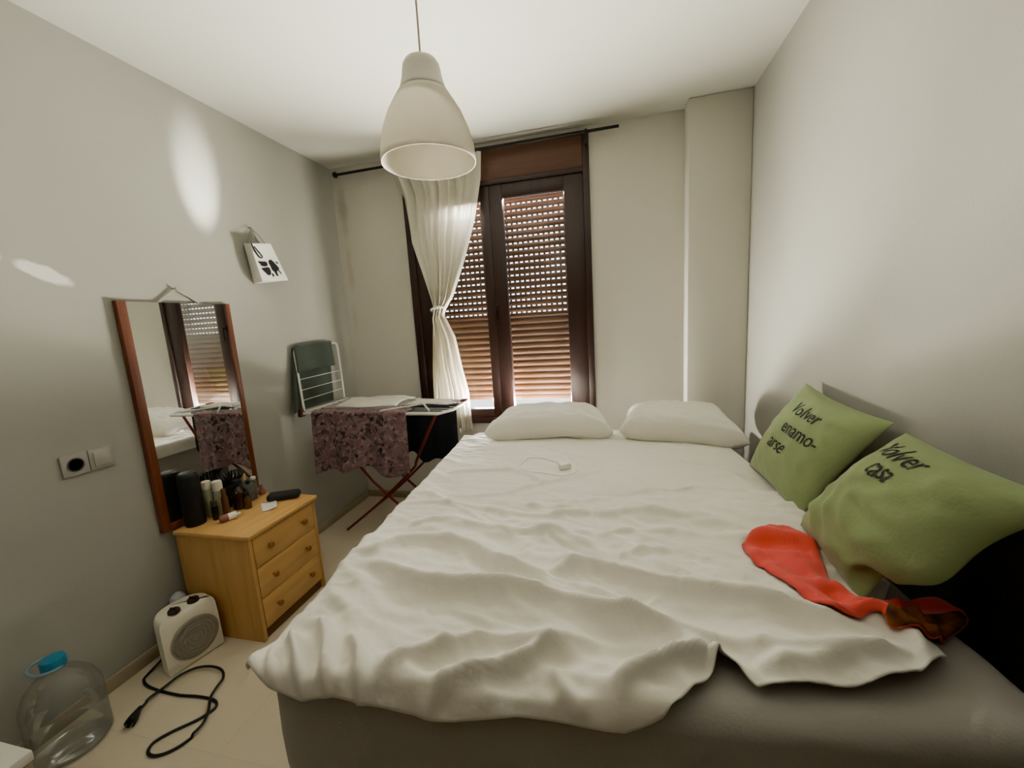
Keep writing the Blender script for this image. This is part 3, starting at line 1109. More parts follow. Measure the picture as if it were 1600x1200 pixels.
def on_bag(a, c):
    top = fTL.lerp(fTR, a)
    bot = fBL.lerp(fBR, a)
    return top.lerp(bot, c) + Vector((0.0020, 0, 0))


def blobs(polys):
    o = MB()
    for pl in polys:
        ps = smooth_path([(a, c, 0) for a, c in pl], 4, closed=True)
        o.add([on_bag(p.x, p.y) for p in ps], [list(range(len(ps)))])
    return o


cow = [
    [(0.06, 0.47), (0.22, 0.47), (0.40, 0.48), (0.42, 0.56), (0.34, 0.60), (0.16, 0.59), (0.12, 0.53)],
    [(0.12, 0.66), (0.22, 0.64), (0.42, 0.63), (0.45, 0.72), (0.40, 0.82), (0.28, 0.84), (0.20, 0.76)],
    [(0.50, 0.50), (0.56, 0.44), (0.66, 0.43), (0.74, 0.50), (0.80, 0.58), (0.84, 0.66), (0.80, 0.70), (0.84, 0.78), (0.82, 0.84),
     (0.74, 0.72), (0.68, 0.78), (0.68, 0.86), (0.60, 0.86), (0.58, 0.76), (0.52, 0.70), (0.52, 0.60)],
    [(0.80, 0.47), (0.88, 0.49), (0.91, 0.53), (0.84, 0.53)],
    [(0.44, 0.80), (0.50, 0.80), (0.50, 0.88), (0.44, 0.88)],
]
blobs(cow).build('cow_print', M_black, bag, smooth=False)
nb = Vector((XL + 0.015, 1.944, 1.940))
hs = MB()
for a in (fTL.lerp(fTR, .2), fTL.lerp(fTR, .72), bTL.lerp(bTR, .2), bTL.lerp(bTR, .72)):
    hs.tube([a, lerp(a, nb, .5) + Vector((0.004, 0, 0.004)), nb], 0.0022, 6)
hs.build('bag_handle', mat('grey_cord', (0.30, 0.27, 0.24), rough=0.7), bag)
tg = [on_bag(0.02, 0.0), on_bag(0.07, 0.18), on_bag(0.16, 0.34), on_bag(0.24, 0.38), on_bag(0.30, 0.34), on_bag(0.24, 0.24), on_bag(0.10, 0.08)]
MB().tube(smooth_path([p + Vector((0.004, 0, 0)) for p in tg], 5), 0.003, 6).build('tag_loop', M_black, bag)
MB().lathe([(0.003, 0), (0.003, 0.02), (0.006, 0.022)], (XL, nb.y, nb.z + 0.002), 10, axis=(1, 0, 0)).build('nail', MATS['steel'], bag)

# ------------------------------------------------------------------ wall socket pair
so = thing('wall_socket', (XL, 1.046, 0.885), 'white double socket and switch plate low on the left wall', 'socket')
M_sock = mat('white_socket_plastic', (0.36, 0.35, 0.315), rough=0.4)
for k, (a, c) in enumerate(((0.966, 1.045), (1.047, 1.126))):
    MB().box((XL, a, 0.885), (XL + 0.010, c, 0.965), bev=0.003).build('cover_plate', M_sock, so)
s = MB().lathe([(0.026, 0), (0.026, 0.002), (0.022, 0.0025), (0.020, -0.004), (0.001, -0.005)], (XL + 0.010, 1.0055, 0.925), 24, axis=(1, 0, 0))
s.build('socket_well', mat('socket_dark_grey', (0.10, 0.09, 0.075), rough=0.5), so)  # dark grey for the socket hole
MB().box((XL + 0.008, 1.060, 0.897), (XL + 0.014, 1.113, 0.953), bev=0.002).build('rocker', mat('pale_rocker', (0.40, 0.39, 0.35), rough=0.4), so)

# ------------------------------------------------------------------ nightstand
M_pine = wood('honey_pine', (0.70, 0.42, 0.185), (0.61, 0.345, 0.14), axis=1, scale=7)
M_pine_v = wood('honey_pine_side', (0.62, 0.365, 0.155), (0.54, 0.30, 0.12), axis=2, scale=7)
M_knob = wood('pine_knob', (0.34, 0.14, 0.035), (0.26, 0.10, 0.025), axis=0)
nx0, nx1, ny0, ny1, nzt = XL + 0.030, -1.490, 1.266, 1.664, 0.525
ns = thing('nightstand', ((nx0 + nx1) / 2, (ny0 + ny1) / 2, FZ), 'small honey pine nightstand with three drawers under the mirror', 'nightstand')
MB().box((nx0, ny0 - 0.010, nzt - 0.020), (nx1 + 0.016, ny1 + 0.010, nzt), bev=0.005, seg=3).build('top', M_pine, ns)
for y0 in (ny0, ny1 - 0.018):
    MB().box((nx0, y0, FZ), (nx1, y0 + 0.018, nzt - 0.020), bev=0.002).build('side_panel', M_pine_v, ns)
MB().box((nx0, ny0 + 0.018, FZ + 0.05), (nx0 + 0.008, ny1 - 0.018, nzt - 0.02)).build('back_panel', M_pine_v, ns, smooth=False)
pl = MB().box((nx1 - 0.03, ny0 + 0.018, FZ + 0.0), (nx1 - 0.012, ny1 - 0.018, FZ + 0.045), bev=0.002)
pl.build('plinth', mat('plinth_dark_wood', (0.16, 0.075, 0.022), rough=0.6), ns)  # darker brown than the pine panels
dz0 = FZ + 0.052
dh = (nzt - 0.024 - dz0) / 3
for k in range(3):
    z0 = dz0 + k * dh
    dr = MB().box((nx1 - 0.020, ny0 + 0.020, z0 + 0.002), (nx1 + 0.002, ny1 - 0.020, z0 + dh - 0.002), bev=0.003)
    dr.box((nx0 + 0.02, ny0 + 0.026, z0 + 0.01), (nx1 - 0.02, ny1 - 0.026, z0 + dh - 0.03))
    dro = dr.build('drawer', M_pine, ns)
    for f in (0.24, 0.76):
        c = Vector((nx1 + 0.002, lerp(ny0, ny1, f), z0 + dh * 0.52))
        MB().lathe([(0.006, 0), (0.006, 0.008), (0.012, 0.013), (0.0135, 0.018), (0.010, 0.023), (0.003, 0.0245)], c, 16, axis=(1, 0, 0)).build('knob', M_knob, dro)

# ---- things on the nightstand
NZ = nzt
tg_ = 'toiletries crowded on the nightstand'
M_bk = mat('matte_black_plastic', (0.008, 0.009, 0.010), rough=0.55)
M_bkg = mat('gloss_black_plastic', (0.006, 0.006, 0.007), rough=0.2)
M_pale = mat('pale_green_plastic', (0.36, 0.38, 0.26), rough=0.4)
M_cream = mat('cream_cap_plastic', (0.72, 0.69, 0.58), rough=0.4)
M_amber = mat('dark_amber_glass', (0.035, 0.014, 0.006), rough=0.08, coat=0.3)
M_brownp = mat('bronze_brown_plastic', (0.13, 0.055, 0.028), rough=0.25)
M_clear = clear('clear_bottle_glass', tint=(0.90, 0.92, 0.90), gloss=0.06, haze=0.25, hazecol=(0.45, 0.46, 0.44))
M_perf = clear('grey_bottle_glass', tint=(0.75, 0.78, 0.76), gloss=0.06, haze=0.35, hazecol=(0.26, 0.28, 0.26))
M_pink = mat('dusty_pink_glass', (0.30, 0.12, 0.10), rough=0.2)


def nz(x, y): return onz(NZ, x, y)


def bottle(name, lab, cat, c, body, bodymat, cap=None, capmat=None, seg=28, sq=0.0, group=tg_, capname='cap', body_name='body', extra=None):
    o = thing(name, (c.x, c.y, NZ), lab, cat, group)
    MB().lathe(body, (c.x, c.y, NZ), seg, sq=sq).build(body_name, bodymat, o)
    if cap:
        MB().lathe(cap, (c.x, c.y, NZ), seg, sq=0 if name != 'jar' else 0).build(capname, capmat, o)
    if extra:
        extra(o)
    return o


spx, spy = XL + 0.027 + 0.048, 1.330
bottle('speaker', 'tall black cylinder speaker, nearest to the mirror\'s left frame on the nightstand', 'speaker', Vector((spx, spy, 0)),
       [(0.038, 0.0), (0.040, 0.004), (0.040, 0.225), (0.038, 0.236), (0.034, 0.240)], M_bk,
       [(0.0335, 0.2402), (0.0335, 0.243), (0.030, 0.244)], M_bkg, seg=36, capname='top_disc')
c = nz(303, 815)
bottle('lotion_bottle', 'pale green bottle with cream cap directly beside the black cylinder', 'bottle', Vector((-1.838, 1.405, 0)),
       [(0.017, 0), (0.0195, 0.003), (0.0195, 0.125), (0.016, 0.134), (0.0165, 0.135)], M_pale,
       [(0.0185, 0.136), (0.0185, 0.168), (0.017, 0.172), (0.004, 0.174)], M_cream)
bottle('lotion_bottle', 'pale bottle with wide cream cap behind the small black tube', 'bottle', Vector((-1.800, 1.425, 0)),
       [(0.018, 0), (0.0205, 0.003), (0.0205, 0.110), (0.018, 0.122)], M_pale,
       [(0.021, 0.1225), (0.021, 0.160), (0.019, 0.166), (0.004, 0.168)], M_cream)
bottle('black_tube', 'small black cosmetic tube standing in front of the pale bottles', 'tube', Vector((-1.778, 1.378, 0)),
       [(0.012, 0), (0.013, 0.002), (0.013, 0.062), (0.0125, 0.064)], M_bkg,
       [(0.0128, 0.0645), (0.0128, 0.088), (0.011, 0.090)], mat('olive_dark_cap', (0.05, 0.045, 0.02), rough=0.4))
bottle('serum_bottle', 'slim bronze brown bottle between the pale bottles and the dark jar', 'bottle', Vector((-1.768, 1.425, 0)),
       [(0.013, 0), (0.0145, 0.003), (0.0145, 0.085), (0.009, 0.098), (0.009, 0.104)], M_brownp,
       [(0.010, 0.1045), (0.010, 0.128), (0.008, 0.130)], M_brownp)
bottle('amber_bottle', 'big dark amber glass bottle with black cap in the middle of the nightstand', 'bottle', Vector((-1.768, 1.500, 0)),
       [(0.030, 0), (0.034, 0.004), (0.034, 0.075), (0.028, 0.095), (0.016, 0.108), (0.015, 0.112)], M_amber,
       [(0.018, 0.113), (0.0185, 0.140), (0.016, 0.144)], M_bk, seg=32)
bottle('amber_bottle', 'smaller amber glass bottle standing before the big dark one', 'bottle', Vector((-1.722, 1.498, 0)),
       [(0.015, 0), (0.0165, 0.002), (0.0165, 0.048), (0.009, 0.060), (0.009, 0.064)], mat('amber_glass_light', (0.09, 0.045, 0.012), rough=0.1, coat=0.3),
       [(0.0105, 0.0645), (0.0105, 0.080), (0.008, 0.082)], M_bk)
# black hair clip heap on a jar behind
o = thing('hair_clip', (-1.845, 1.520, NZ), 'black claw hair clip standing behind the amber bottles against the mirror', 'hair clip', tg_)
hc = MB()
for k in range(9):
    a = -1.1 + k * 0.28
    hc.tube(smooth_path([(-1.845, 1.520 + 0.010 * (k - 4), NZ + 0.105), (-1.825 + 0.01 * math.sin(k), 1.520 + 0.014 * (k - 4), NZ + 0.135 + 0.012 * math.cos(a)),
                         (-1.845 + 0.012, 1.520 + 0.015 * (k - 4), NZ + 0.165 + 0.012 * math.cos(a * 1.3))], 4), 0.0055, 6)
hc.tube([(-1.848, 1.470, NZ + 0.110), (-1.850, 1.520, NZ + 0.120), (-1.848, 1.572, NZ + 0.110)], 0.012, 8)
hc.build('teeth', M_bk, o)
MB().lathe([(0.030, 0), (0.032, 0.003), (0.032, 0.095), (0.028, 0.104)], (-1.846, 1.520, NZ), 24).build('holder_cup', M_bk, o)
bottle('perfume_bottle', 'square grey glass perfume bottle with olive liquid right of the amber bottle', 'perfume', Vector((-1.795, 1.580, 0)),
       [(0.022, 0), (0.024, 0.003), (0.024, 0.082), (0.020, 0.088)], M_perf,
       [(0.010, 0.0885), (0.010, 0.100), (0.008, 0.101)], M_bk, sq=1.0, seg=32,
       extra=lambda o: MB().lathe([(0.0225, 0.003), (0.0225, 0.036)], (-1.795, 1.580, NZ), 32, sq=1.0).build('liquid', mat('olive_liquid', (0.045, 0.05, 0.015), rough=0.15), o))
bottle('perfume_bottle', 'perfume bottle with gold cream cap at the back by the mirror edge', 'perfume', Vector((-1.848, 1.602, 0)),
       [(0.016, 0), (0.018, 0.003), (0.018, 0.090), (0.015, 0.096)], M_perf,
       [(0.014, 0.0965), (0.014, 0.126), (0.013, 0.128)], mat('gold_cream_cap', (0.52, 0.42, 0.22), rough=0.35), sq=1.0, seg=32)
bottle('nail_polish', 'tiny dark bottle with black cap between the two perfume bottles', 'nail polish', Vector((-1.820, 1.556, 0)),
       [(0.011, 0), (0.012, 0.002), (0.012, 0.075), (0.006, 0.088)], M_amber,
       [(0.0075, 0.0885), (0.0085, 0.12), (0.006, 0.122)], M_bk)
bottle('spray_bottle', 'clear slim bottle with pale cap next to the pink bottle', 'bottle', Vector((-1.822, 1.637, 0)),
       [(0.013, 0), (0.0145, 0.003), (0.0145, 0.080), (0.009, 0.088)], M_clear,
       [(0.0125, 0.0885), (0.0125, 0.100), (0.010, 0.102)], M_cream)
bottle('pink_bottle', 'small dusty pink bottle at the far end of the nightstand', 'bottle', Vector((-1.790, 1.648, 0)),
       [(0.011, 0), (0.0125, 0.002), (0.0125, 0.022), (0.007, 0.030)], M_pink,
       [(0.0072, 0.0305), (0.0072, 0.052), (0.006, 0.053)], M_pink, sq=1.0, seg=24)
# fallen tube
ft = thing('cosmetic_tube', (-1.705, 1.375, NZ), 'fallen pink tube with white cap lying at the front of the nightstand', 'tube', tg_)
a0, a1 = Vector((-1.722, 1.345, NZ + 0.017)), Vector((-1.690, 1.405, NZ + 0.017))
dr_ = (a1 - a0)
L_ = dr_.length
MB().lathe([(0.004, 0), (0.012, 0.002), (0.016, 0.012), (0.0165, L_ * .5)], a0, 24, axis=dr_).build('tube_body', mat('wine_pink_plastic', (0.28, 0.09, 0.08), rough=0.35), ft)
MB().lathe([(0.0168, L_ * .5), (0.0168, L_ * 0.98), (0.013, L_), (0.006, L_ + 0.001), (0.006, L_ + 0.016)], a0, 24, axis=dr_).build('cap', mat('white_cap_plastic', (0.80, 0.78, 0.72), rough=0.4), ft)
# spectacles case
ca, cb = Vector((-1.672, 1.585, NZ + 0.019)), Vector((-1.566, 1.640, NZ + 0.019))
d = cb - ca
L_ = d.length
Mc = Matrix.Translation((ca + cb) / 2) @ d.to_track_quat('X', 'Z').to_matrix().to_4x4()
gc = MB().box((-L_ / 2 - 0.016, -0.030, -0.0185), (L_ / 2 + 0.016, 0.030, 0.0185), bev=0.0165, seg=5, M=Mc).build('glasses_case', M_bk)
tag(gc, 'black rounded spectacles case on the nightstand corner', 'case')
# paper slip
def note(u, v):
    p = nz(lerp(407, 433, u), 0) if False else None
    a = nz(407, 788).lerp(nz(432, 781), u)
    b_ = nz(410, 801).lerp(nz(433, 795), u)
    q = a.lerp(b_, v)
    q.z = NZ + 0.0015 + 0.010 * abs(u - .45) ** 1.5 + 0.006 * v * u
    return q
tag(MB().grid(note, 10, 10).build('paper_note', mat('white_note_paper', (0.78, 0.78, 0.76), rough=0.8), angle=180, solid=0.0008),
    'small folded white paper slip in front of the spectacles case', 'paper')

# ------------------------------------------------------------------ fan heater with cord
M_heat = mat('cream_white_heater_plastic', (0.82, 0.80, 0.70), rough=0.45)
h0, h1 = onz(FZ + 0.004, 266, 1060), onz(FZ + 0.004, 351, 1004)
ax_ = (h1 - h0).normalized()
ax_.z = 0
ax_.normalize()
nrm = Vector((ax_.y, -ax_.x, 0))      # towards the room
Wd = (h1 - h0).length
hc0 = (h0 + h1) / 2
hc0.z = FZ
ht = thing('fan_heater', hc0, 'small cream white fan heater with two knobs on the floor by the nightstand', 'heater')
DEP = 0.125


def heater_ring(ins, z, lean=0.0):
    pts = []
    w = Wd / 2 - ins
    r = 0.018
    for k in range(25):          # curved back, flat front
        a = math.pi * k / 24
        pts.append((-w * math.cos(a) if True else 0, -(DEP - ins) * math.sin(a) ** 0.55))
    fr_ = [(w - 0.0, -0.0 - ins * 0.8), (w * .5, 0 - ins * 0.8), (0, 0 - ins * 0.8), (-w * .5, 0 - ins * 0.8)]
    pts = pts + fr_
    return [hc0 + ax_ * x + nrm * (y - lean) + Vector((0, 0, z)) for x, y in pts]


hv, hf = [], []
rings = [(0.006, 0.004, 0), (0.0, 0.012, 0), (0.0, 0.15, 0.006), (0.001, 0.205, 0.010), (0.004, 0.222, 0.012), (0.010, 0.233, 0.014), (0.020, 0.238, 0.014)]
for ins, z, ln in rings:
    hv += heater_ring(ins, z, ln)
N = len(heater_ring(0, 0))
for i in range(len(rings) - 1):
    for k in range(N):
        l = (k + 1) % N
        hf.append([i * N + k, i * N + l, (i + 1) * N + l, (i + 1) * N + k])
hf.append(list(range(N))[::-1])
hf.append([(len(rings) - 1) * N + k for k in range(N)])
MB().add(hv, hf).build('housing', M_heat, ht, angle=35)
gcen = hc0 + nrm * (-0.003) + Vector((0, 0, 0.108)) + ax_ * 0.006
MB().lathe([(0.086, 0.0), (0.086, 0.004), (0.080, 0.006), (0.079, 0.003), (0.02, 0.004), (0.001, 0.0045)], gcen, 40, axis=nrm).build('grille', mat('grey_grille', (0.40, 0.37, 0.30), rough=0.6, bump=0.6, bscale=300), ht)
gs = MB()
for k in range(5):
    rr = 0.016 + 0.0145 * k
    bx_ = ax_
    gs.tube([gcen + nrm * 0.0055 + ax_ * (rr * math.cos(q * math.pi / 16)) + Vector((0, 0, rr * math.sin(q * math.pi / 16))) for q in range(32)], 0.0022, 5, closed=True)
gs.build('grille_rings', mat('grey_grille_ring', (0.34, 0.31, 0.25), rough=0.6), ht)
for (px_, py_) in ((272, 957), (302, 939)):
    kp = onz(FZ + 0.238, px_, py_)
    MB().lathe([(0.021, 0), (0.021, 0.010), (0.018, 0.014), (0.004, 0.015)], kp, 24).build('knob', mat('dark_knob', (0.03, 0.022, 0.018), rough=0.5), ht)
    kb = MB()
    kb.box((kp.x - 0.017, kp.y - 0.003, kp.z + 0.014), (kp.x + 0.017, kp.y + 0.003, kp.z + 0.020), bev=0.001)
    kb.build('knob_grip', MATS['dark_knob'], ht)
cord_px = [(905, 625), (862, 655), (843, 690), (870, 722), (940, 748), (1050, 772), (1160, 780), (1245, 798), (1268, 828), (1238, 865), (1150, 920),
           (1000, 990), (900, 1050), (866, 1105), (900, 1128), (980, 1108), (1080, 1052), (1180, 965), (1222, 880), (1235, 800), (1268, 742),
           (1308, 685), (1300, 638), (1240, 616), (1150, 625), (1050, 672), (965, 738), (880, 800), (825, 858)]
cp = []
for k, (a, b_) in enumerate(cord_px):
    p = onz(FZ + 0.005, a / 3.747, 880 + b_ / 3.747)
    cp.append(p)
back = hc0 - nrm * DEP * 0.98 - ax_ * 0.04
cp = [back + Vector((0, 0, 0.05)), back - nrm * 0.008 - ax_ * 0.03 + Vector((0, 0, 0.02))] + cp[1:]
cs = smooth_path(cp, 8)
for i, p in enumerate(cs):
    p.z = max(p.z, FZ + 0.005)
    p.x = max(p.x, XL + 0.02)
    if i > len(cs) * 0.6:
        p.z = FZ + 0.0145 if i < len(cs) * 0.97 else FZ + 0.010
M_cord = mat('black_rubber', (0.010, 0.009, 0.008), rough=0.5)
co = MB().tube(cs, 0.0048, 8)
coo = co.build('power_cord', M_cord, ht)
pe = cs[-1]
pt = onz(FZ + 0.014, 203, 1132)
pd = (pt - pe)
pd.z = 0
MB().lathe([(0.006, 0), (0.008, 0.01), (0.014, pd.length * .55), (0.017, pd.length * .8), (0.017, pd.length)], Vector((pe.x, pe.y, FZ + 0.017)), 16, axis=pd).build('plug', M_cord, coo)
pn_ = pd.normalized()
sdv = Vector((-pn_.y, pn_.x, 0))
pp = MB()
for s_ in (-1, 1):
    q = Vector((pt.x, pt.y, FZ + 0.017)) + sdv * 0.0095 * s_
    pp.tube([q, q + pn_ * 0.018], 0.0024, 8)
pp.build('prong', mat('steel_pin', (0.5, 0.48, 0.45), rough=0.3, metal=1), coo)

# ------------------------------------------------------------------ water jug
JX, JY = -1.795, 0.780
M_pet = clear('clear_plastic_bottle', tint=(0.93, 0.94, 0.93), gloss=0.07, rough=0.08, haze=0.06, hazecol=(0.7, 0.72, 0.72))
M_blue = mat('blue_cap_plastic', (0.03, 0.22, 0.36), rough=0.4)
jug = thing('water_jug', (JX, JY, FZ), 'large clear plastic water bottle with blue cap on the floor', 'bottle')
jp = [(0.070, 0.004), (0.088, 0.0), (0.098, 0.014), (0.098, 0.05), (0.095, 0.06), (0.098, 0.07), (0.098, 0.11), (0.095, 0.12), (0.098, 0.13), (0.098, 0.185),
      (0.094, 0.205), (0.082, 0.235), (0.060, 0.262), (0.034, 0.280), (0.026, 0.288), (0.025, 0.30)]
MB().lathe(jp, (JX, JY, FZ), 48, capt=False).build('bottle_body', M_pet, jug, angle=70)
MB().lathe([(0.030, 0.294), (0.031, 0.297), (0.031, 0.326), (0.028, 0.330), (0.004, 0.331)], (JX, JY, FZ), 28).build('cap', M_blue, jug)
hp = [(JX + 0.030, JY - 0.01, FZ + 0.300), (JX - 0.01, JY - 0.045, FZ + 0.300), (JX - 0.060, JY - 0.035, FZ + 0.305), (JX - 0.070, JY + 0.005, FZ + 0.306), (JX - 0.045, JY + 0.035, FZ + 0.302), (JX + 0.0, JY + 0.035, FZ + 0.300)]
MB().tube(smooth_path(hp, 6, closed=True), 0.005, 8, closed=True).build('carry_handle', mat('pale_blue_plastic', (0.20, 0.30, 0.36), rough=0.4), jug)
# crushed pale blue bag behind heater
def bagp(u, v):
    a, b_ = u * 2 * math.pi, (v - .5) * math.pi
    r = 1 + 0.35 * noise.noise(Vector((math.cos(a) * 1.5, math.sin(a) * 1.5, v * 3)))
    return Vector((XL + 0.052 + 0.036 * r * math.cos(a) * math.cos(b_), 1.215 + 0.035 * r * math.sin(a) * math.cos(b_), FZ + 0.125 + 0.12 * math.copysign(abs(math.sin(b_)) ** 0.7, b_)))
tag(MB().grid(bagp, 28, 18).build('plastic_bag', mat('pale_blue_bag_plastic', (0.42, 0.45, 0.50), rough=0.4), angle=180), 'crushed pale blue plastic bag wedged behind the heater', 'bag')
# white box at the left edge
bx = onz(0.30, 51, 1171)
wbx = thing('white_box', (bx.x - 0.18, bx.y - 0.16, FZ), 'white box with its corner showing at the lower left edge', 'box')
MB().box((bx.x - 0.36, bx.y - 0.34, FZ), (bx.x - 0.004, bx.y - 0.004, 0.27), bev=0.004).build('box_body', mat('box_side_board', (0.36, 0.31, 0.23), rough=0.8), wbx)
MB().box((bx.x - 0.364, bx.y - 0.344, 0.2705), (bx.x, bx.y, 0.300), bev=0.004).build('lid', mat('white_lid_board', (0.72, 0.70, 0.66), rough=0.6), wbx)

# ------------------------------------------------------------------ drying rack
M_wt = mat('white_coated_tube', (0.72, 0.71, 0.68), rough=0.35)
M_rt = mat('red_painted_tube', (0.19, 0.026, 0.016), rough=0.45)
RZ = 0.862
rk = thing('drying_rack', (-1.36, 2.28, FZ), 'folding clothes drying rack with white top and red legs', 'drying rack')
A_, B_, C_, D_ = Vector((-1.845, 2.065, RZ)), Vector((-0.93, 2.035, RZ)), Vector((-0.865, 2.36, RZ + 0.006)), Vector((-1.86, 2.54, RZ + 0.004))
Bm = Vector((-0.872, 2.12, RZ + 0.004))
loop = [A_, A_.lerp(B_, .5), B_, Bm, C_, C_.lerp(D_, .06), D_.lerp(C_, .5), D_, D_.lerp(A_, .5)]
fl_ = []
for k in range(len(loop)):
    fl_ += [loop[k]]
tp = MB().tube([A_, B_, Bm, C_, D_.lerp(C_, .03), D_], 0.0085, 10, closed=True)
tp.build('top_frame', M_wt, rk)
wr_ = MB()
for k in range(1, 8):
    f = k / 8
    wr_.tube([A_.lerp(D_, f), B_.lerp(C_, f) + Vector((0.02, 0, 0))], 0.0022, 6)
wr_.build('line_wires', M_wt, rk)
MB().tube([Vector((-1.30, 2.055, RZ + 0.014)), Vector((-0.98, 2.37, RZ + 0.016))], 0.006, 8).build('brace_bar', M_wt, rk)
MB().tube([Vector((-1.23, 2.42, RZ + 0.014)), Vector((-0.99, 2.055, RZ + 0.016))], 0.006, 8).build('brace_bar', M_wt, rk)
# corner clip
MB().box((-0.905, 2.33, RZ - 0.012), (-0.865, 2.375, RZ + 0.02), bev=0.006).build('corner_clip', M_rt, rk)
# legs: two crossed pairs
for yy, yt in ((2.20, 2.085), (2.46, 2.44)):
    tl = MB().tube(smooth_path([(-1.735, yy, FZ + 0.006), (-1.47, yy, 0.232), (-1.205, yy - 0.01, 0.470), (-1.12, yt + 0.02, 0.57), (-0.965, yt, RZ - 0.012)], 4), 0.0085, 10)
    tl.build('leg', M_rt, rk)
    tl = MB().tube([(-1.80, yt + 0.03, RZ - 0.012), (-1.494, yy, 0.374), (-1.115, yy, FZ + 0.006)], 0.0085, 10)
    tl.build('leg', M_rt, rk)
# raised wing against the wall
w00, w01 = Vector((-1.835, 2.075, RZ + 0.012)), Vector((-1.870, 2.52, RZ + 0.012))
w10, w11 = Vector((-1.888, 2.120, 1.262)), Vector((-1.888, 2.535, 1.272))
def wing(u, v): return w00.lerp(w01, u).lerp(w10.lerp(w11, u), v)
wg = MB().tube([wing(0, 0), wing(0, .5), wing(0, .92), wing(0.015, .97), wing(0.06, 1), wing(0.5, 1), wing(0.94, 1), wing(0.985, .97), wing(1, .92), wing(1, .5), wing(1, 0)], 0.0075, 10)
wgo = wg.build('wing_frame', M_wt, rk)
ww = MB()
for v in (0.17, 0.33, 0.50):
    ww.tube([wing(0, v), wing(1, v)], 0.0024, 6)
ww.build('wing_wire', M_wt, wgo)
MB().box((-1.862, 2.045, RZ - 0.02), (-1.832, 2.085, RZ + 0.03), bev=0.006).build('hinge', mat('brown_hinge_plastic', (0.08, 0.03, 0.02), rough=0.5), rk)

# green towel on the wing
M_towel = mat('dark_green_towel', (0.030, 0.048, 0.030), rough=0.95, bump=0.5, bscale=240, var=0.25, vscale=10, sheen=0.3)
def towel(u, v):
    # v 0..0.35 front flap bottom -> top bar, .35..1 behind down to the hinge
    uu = lerp(-0.02, 0.83, u)
    if v < 0.30:
        q = lerp(0.60, 1.0, v / 0.30)
        p = wing(uu, q) + Vector((0.010, 0, 0.004))
    elif v < 0.36:
        a = (v - 0.30) / 0.06 * math.pi
        p = wing(uu, 1.0) + Vector((0.011 * math.cos(a), 0, 0.004 + 0.010 * math.sin(a)))
    else:
        q = lerp(1.0, 0.0, (v - 0.36) / 0.64)
        uu2 = uu - 0.05 * (1 - q) - (0.06 * (1 - u) * (1 - q))
        p = wing(uu2, q) + Vector((-0.010 - 0.010 * (1 - q), 0, 0.0))
    p.x += 0.003 * math.sin(u * 9 + v * 3)
    p.z += 0.006 * math.sin(u * 3.0) - 0.012 * (1 - min(1, u * 10)) * (1 if 0.25 < v < 0.42 else 0)
    p.x = max(p.x, XL + 0.005)
    return p
tag(MB().grid(towel, 40, 60).build('towel', M_towel, angle=180, solid=0.006), 'dark green towel draped on the upright rack wing by the left wall', 'towel')

# floral cloth over the near rail
M_flor = bpy.data.materials.new('floral_print_cloth')
M_flor.use_nodes = True
nt = M_flor.node_tree
pb = nt.nodes['Principled BSDF']
pb.inputs['Roughness'].default_value = 0.85
tc = nt.nodes.new('ShaderNodeTexCoord')
nz1 = nt.nodes.new('ShaderNodeTexNoise'); nz1.inputs['Scale'].default_value = 14; nz1.inputs['Detail'].default_value = 5
vo = nt.nodes.new('ShaderNodeTexVoronoi'); vo.inputs['Scale'].default_value = 58
va = nt.nodes.new('ShaderNodeVectorMath'); va.operation = 'MULTIPLY_ADD'
va.inputs[1].default_value = (0.08, 0.08, 0.08)
nt.links.new(tc.outputs['Object'], nz1.inputs['Vector'])
nt.links.new(nz1.outputs['Color'], va.inputs[0])
nt.links.new(tc.outputs['Object'], va.inputs[2])
nt.links.new(va.outputs[0], vo.inputs['Vector'])
r1 = nt.nodes.new('ShaderNodeValToRGB')
els = r1.color_ramp.elements
els[0].position = 0.0; els[0].color = (0.27, 0.14, 0.145, 1)
els[1].position = 1.0; els[1].color = (0.17, 0.125, 0.14, 1)
for pos, c in ((0.22, (0.21, 0.145, 0.165, 1)), (0.42, (0.020, 0.014, 0.018, 1)), (0.58, (0.33, 0.25, 0.24, 1)), (0.76, (0.24, 0.10, 0.115, 1))):
    e = els.new(pos); e.color = c
sp_ = nt.nodes.new('ShaderNodeSeparateColor')
nt.links.new(vo.outputs['Color'], sp_.inputs['Color'])
nt.links.new(sp_.outputs['Red'], r1.inputs['Fac'])
nt.links.new(r1.outputs['Color'], pb.inputs['Base Color'])


def drape(x0, x1, y_rail, z_rail, back_len, front_len, amp, freq, seed, hem=0.03, flare=0.0, side=-1, rail_r=0.012, tilt=0.0):
    """cloth over a rail running along x: lies back on the wires then falls on the side given"""
    def fn(u, v):
        Ltot = back_len + 0.03 + front_len
        l = v * Ltot
        yr = y_rail + tilt * (u - .5)
        x = lerp(x0, x1, u)
        fl = front_len + hem * math.sin(u * 7 + seed) + hem * 0.6 * math.sin(u * 15 + seed * 2)
        if l < back_len:
            y = yr - side * (back_len - l)
            z = z_rail + rail_r + 0.004 * noise.noise(Vector((u * 6, l * 18, seed)))
        elif l < back_len + 0.03:
            a = (l - back_len) / 0.03 * math.pi / 2
            y = yr + side * rail_r * math.sin(a)
            z = z_rail + rail_r * math.cos(a)
        else:
            k = (l - back_len - 0.03) / front_len
            y = yr + side * (rail_r + 0.006 * k)
            z = z_rail - fl * k
            w = amp * (0.25 + 0.75 * k) * (math.sin(u * freq + seed + 0.8 * math.sin(u * 5 + seed)) + 0.5 * math.sin(u * freq * 1.9 + seed * 3))
            y += side * (abs(amp) * 1.0 * k + w)
            x += 0.25 * w + flare * (u - .5) * k
        return Vector((x, y, z))
    return fn


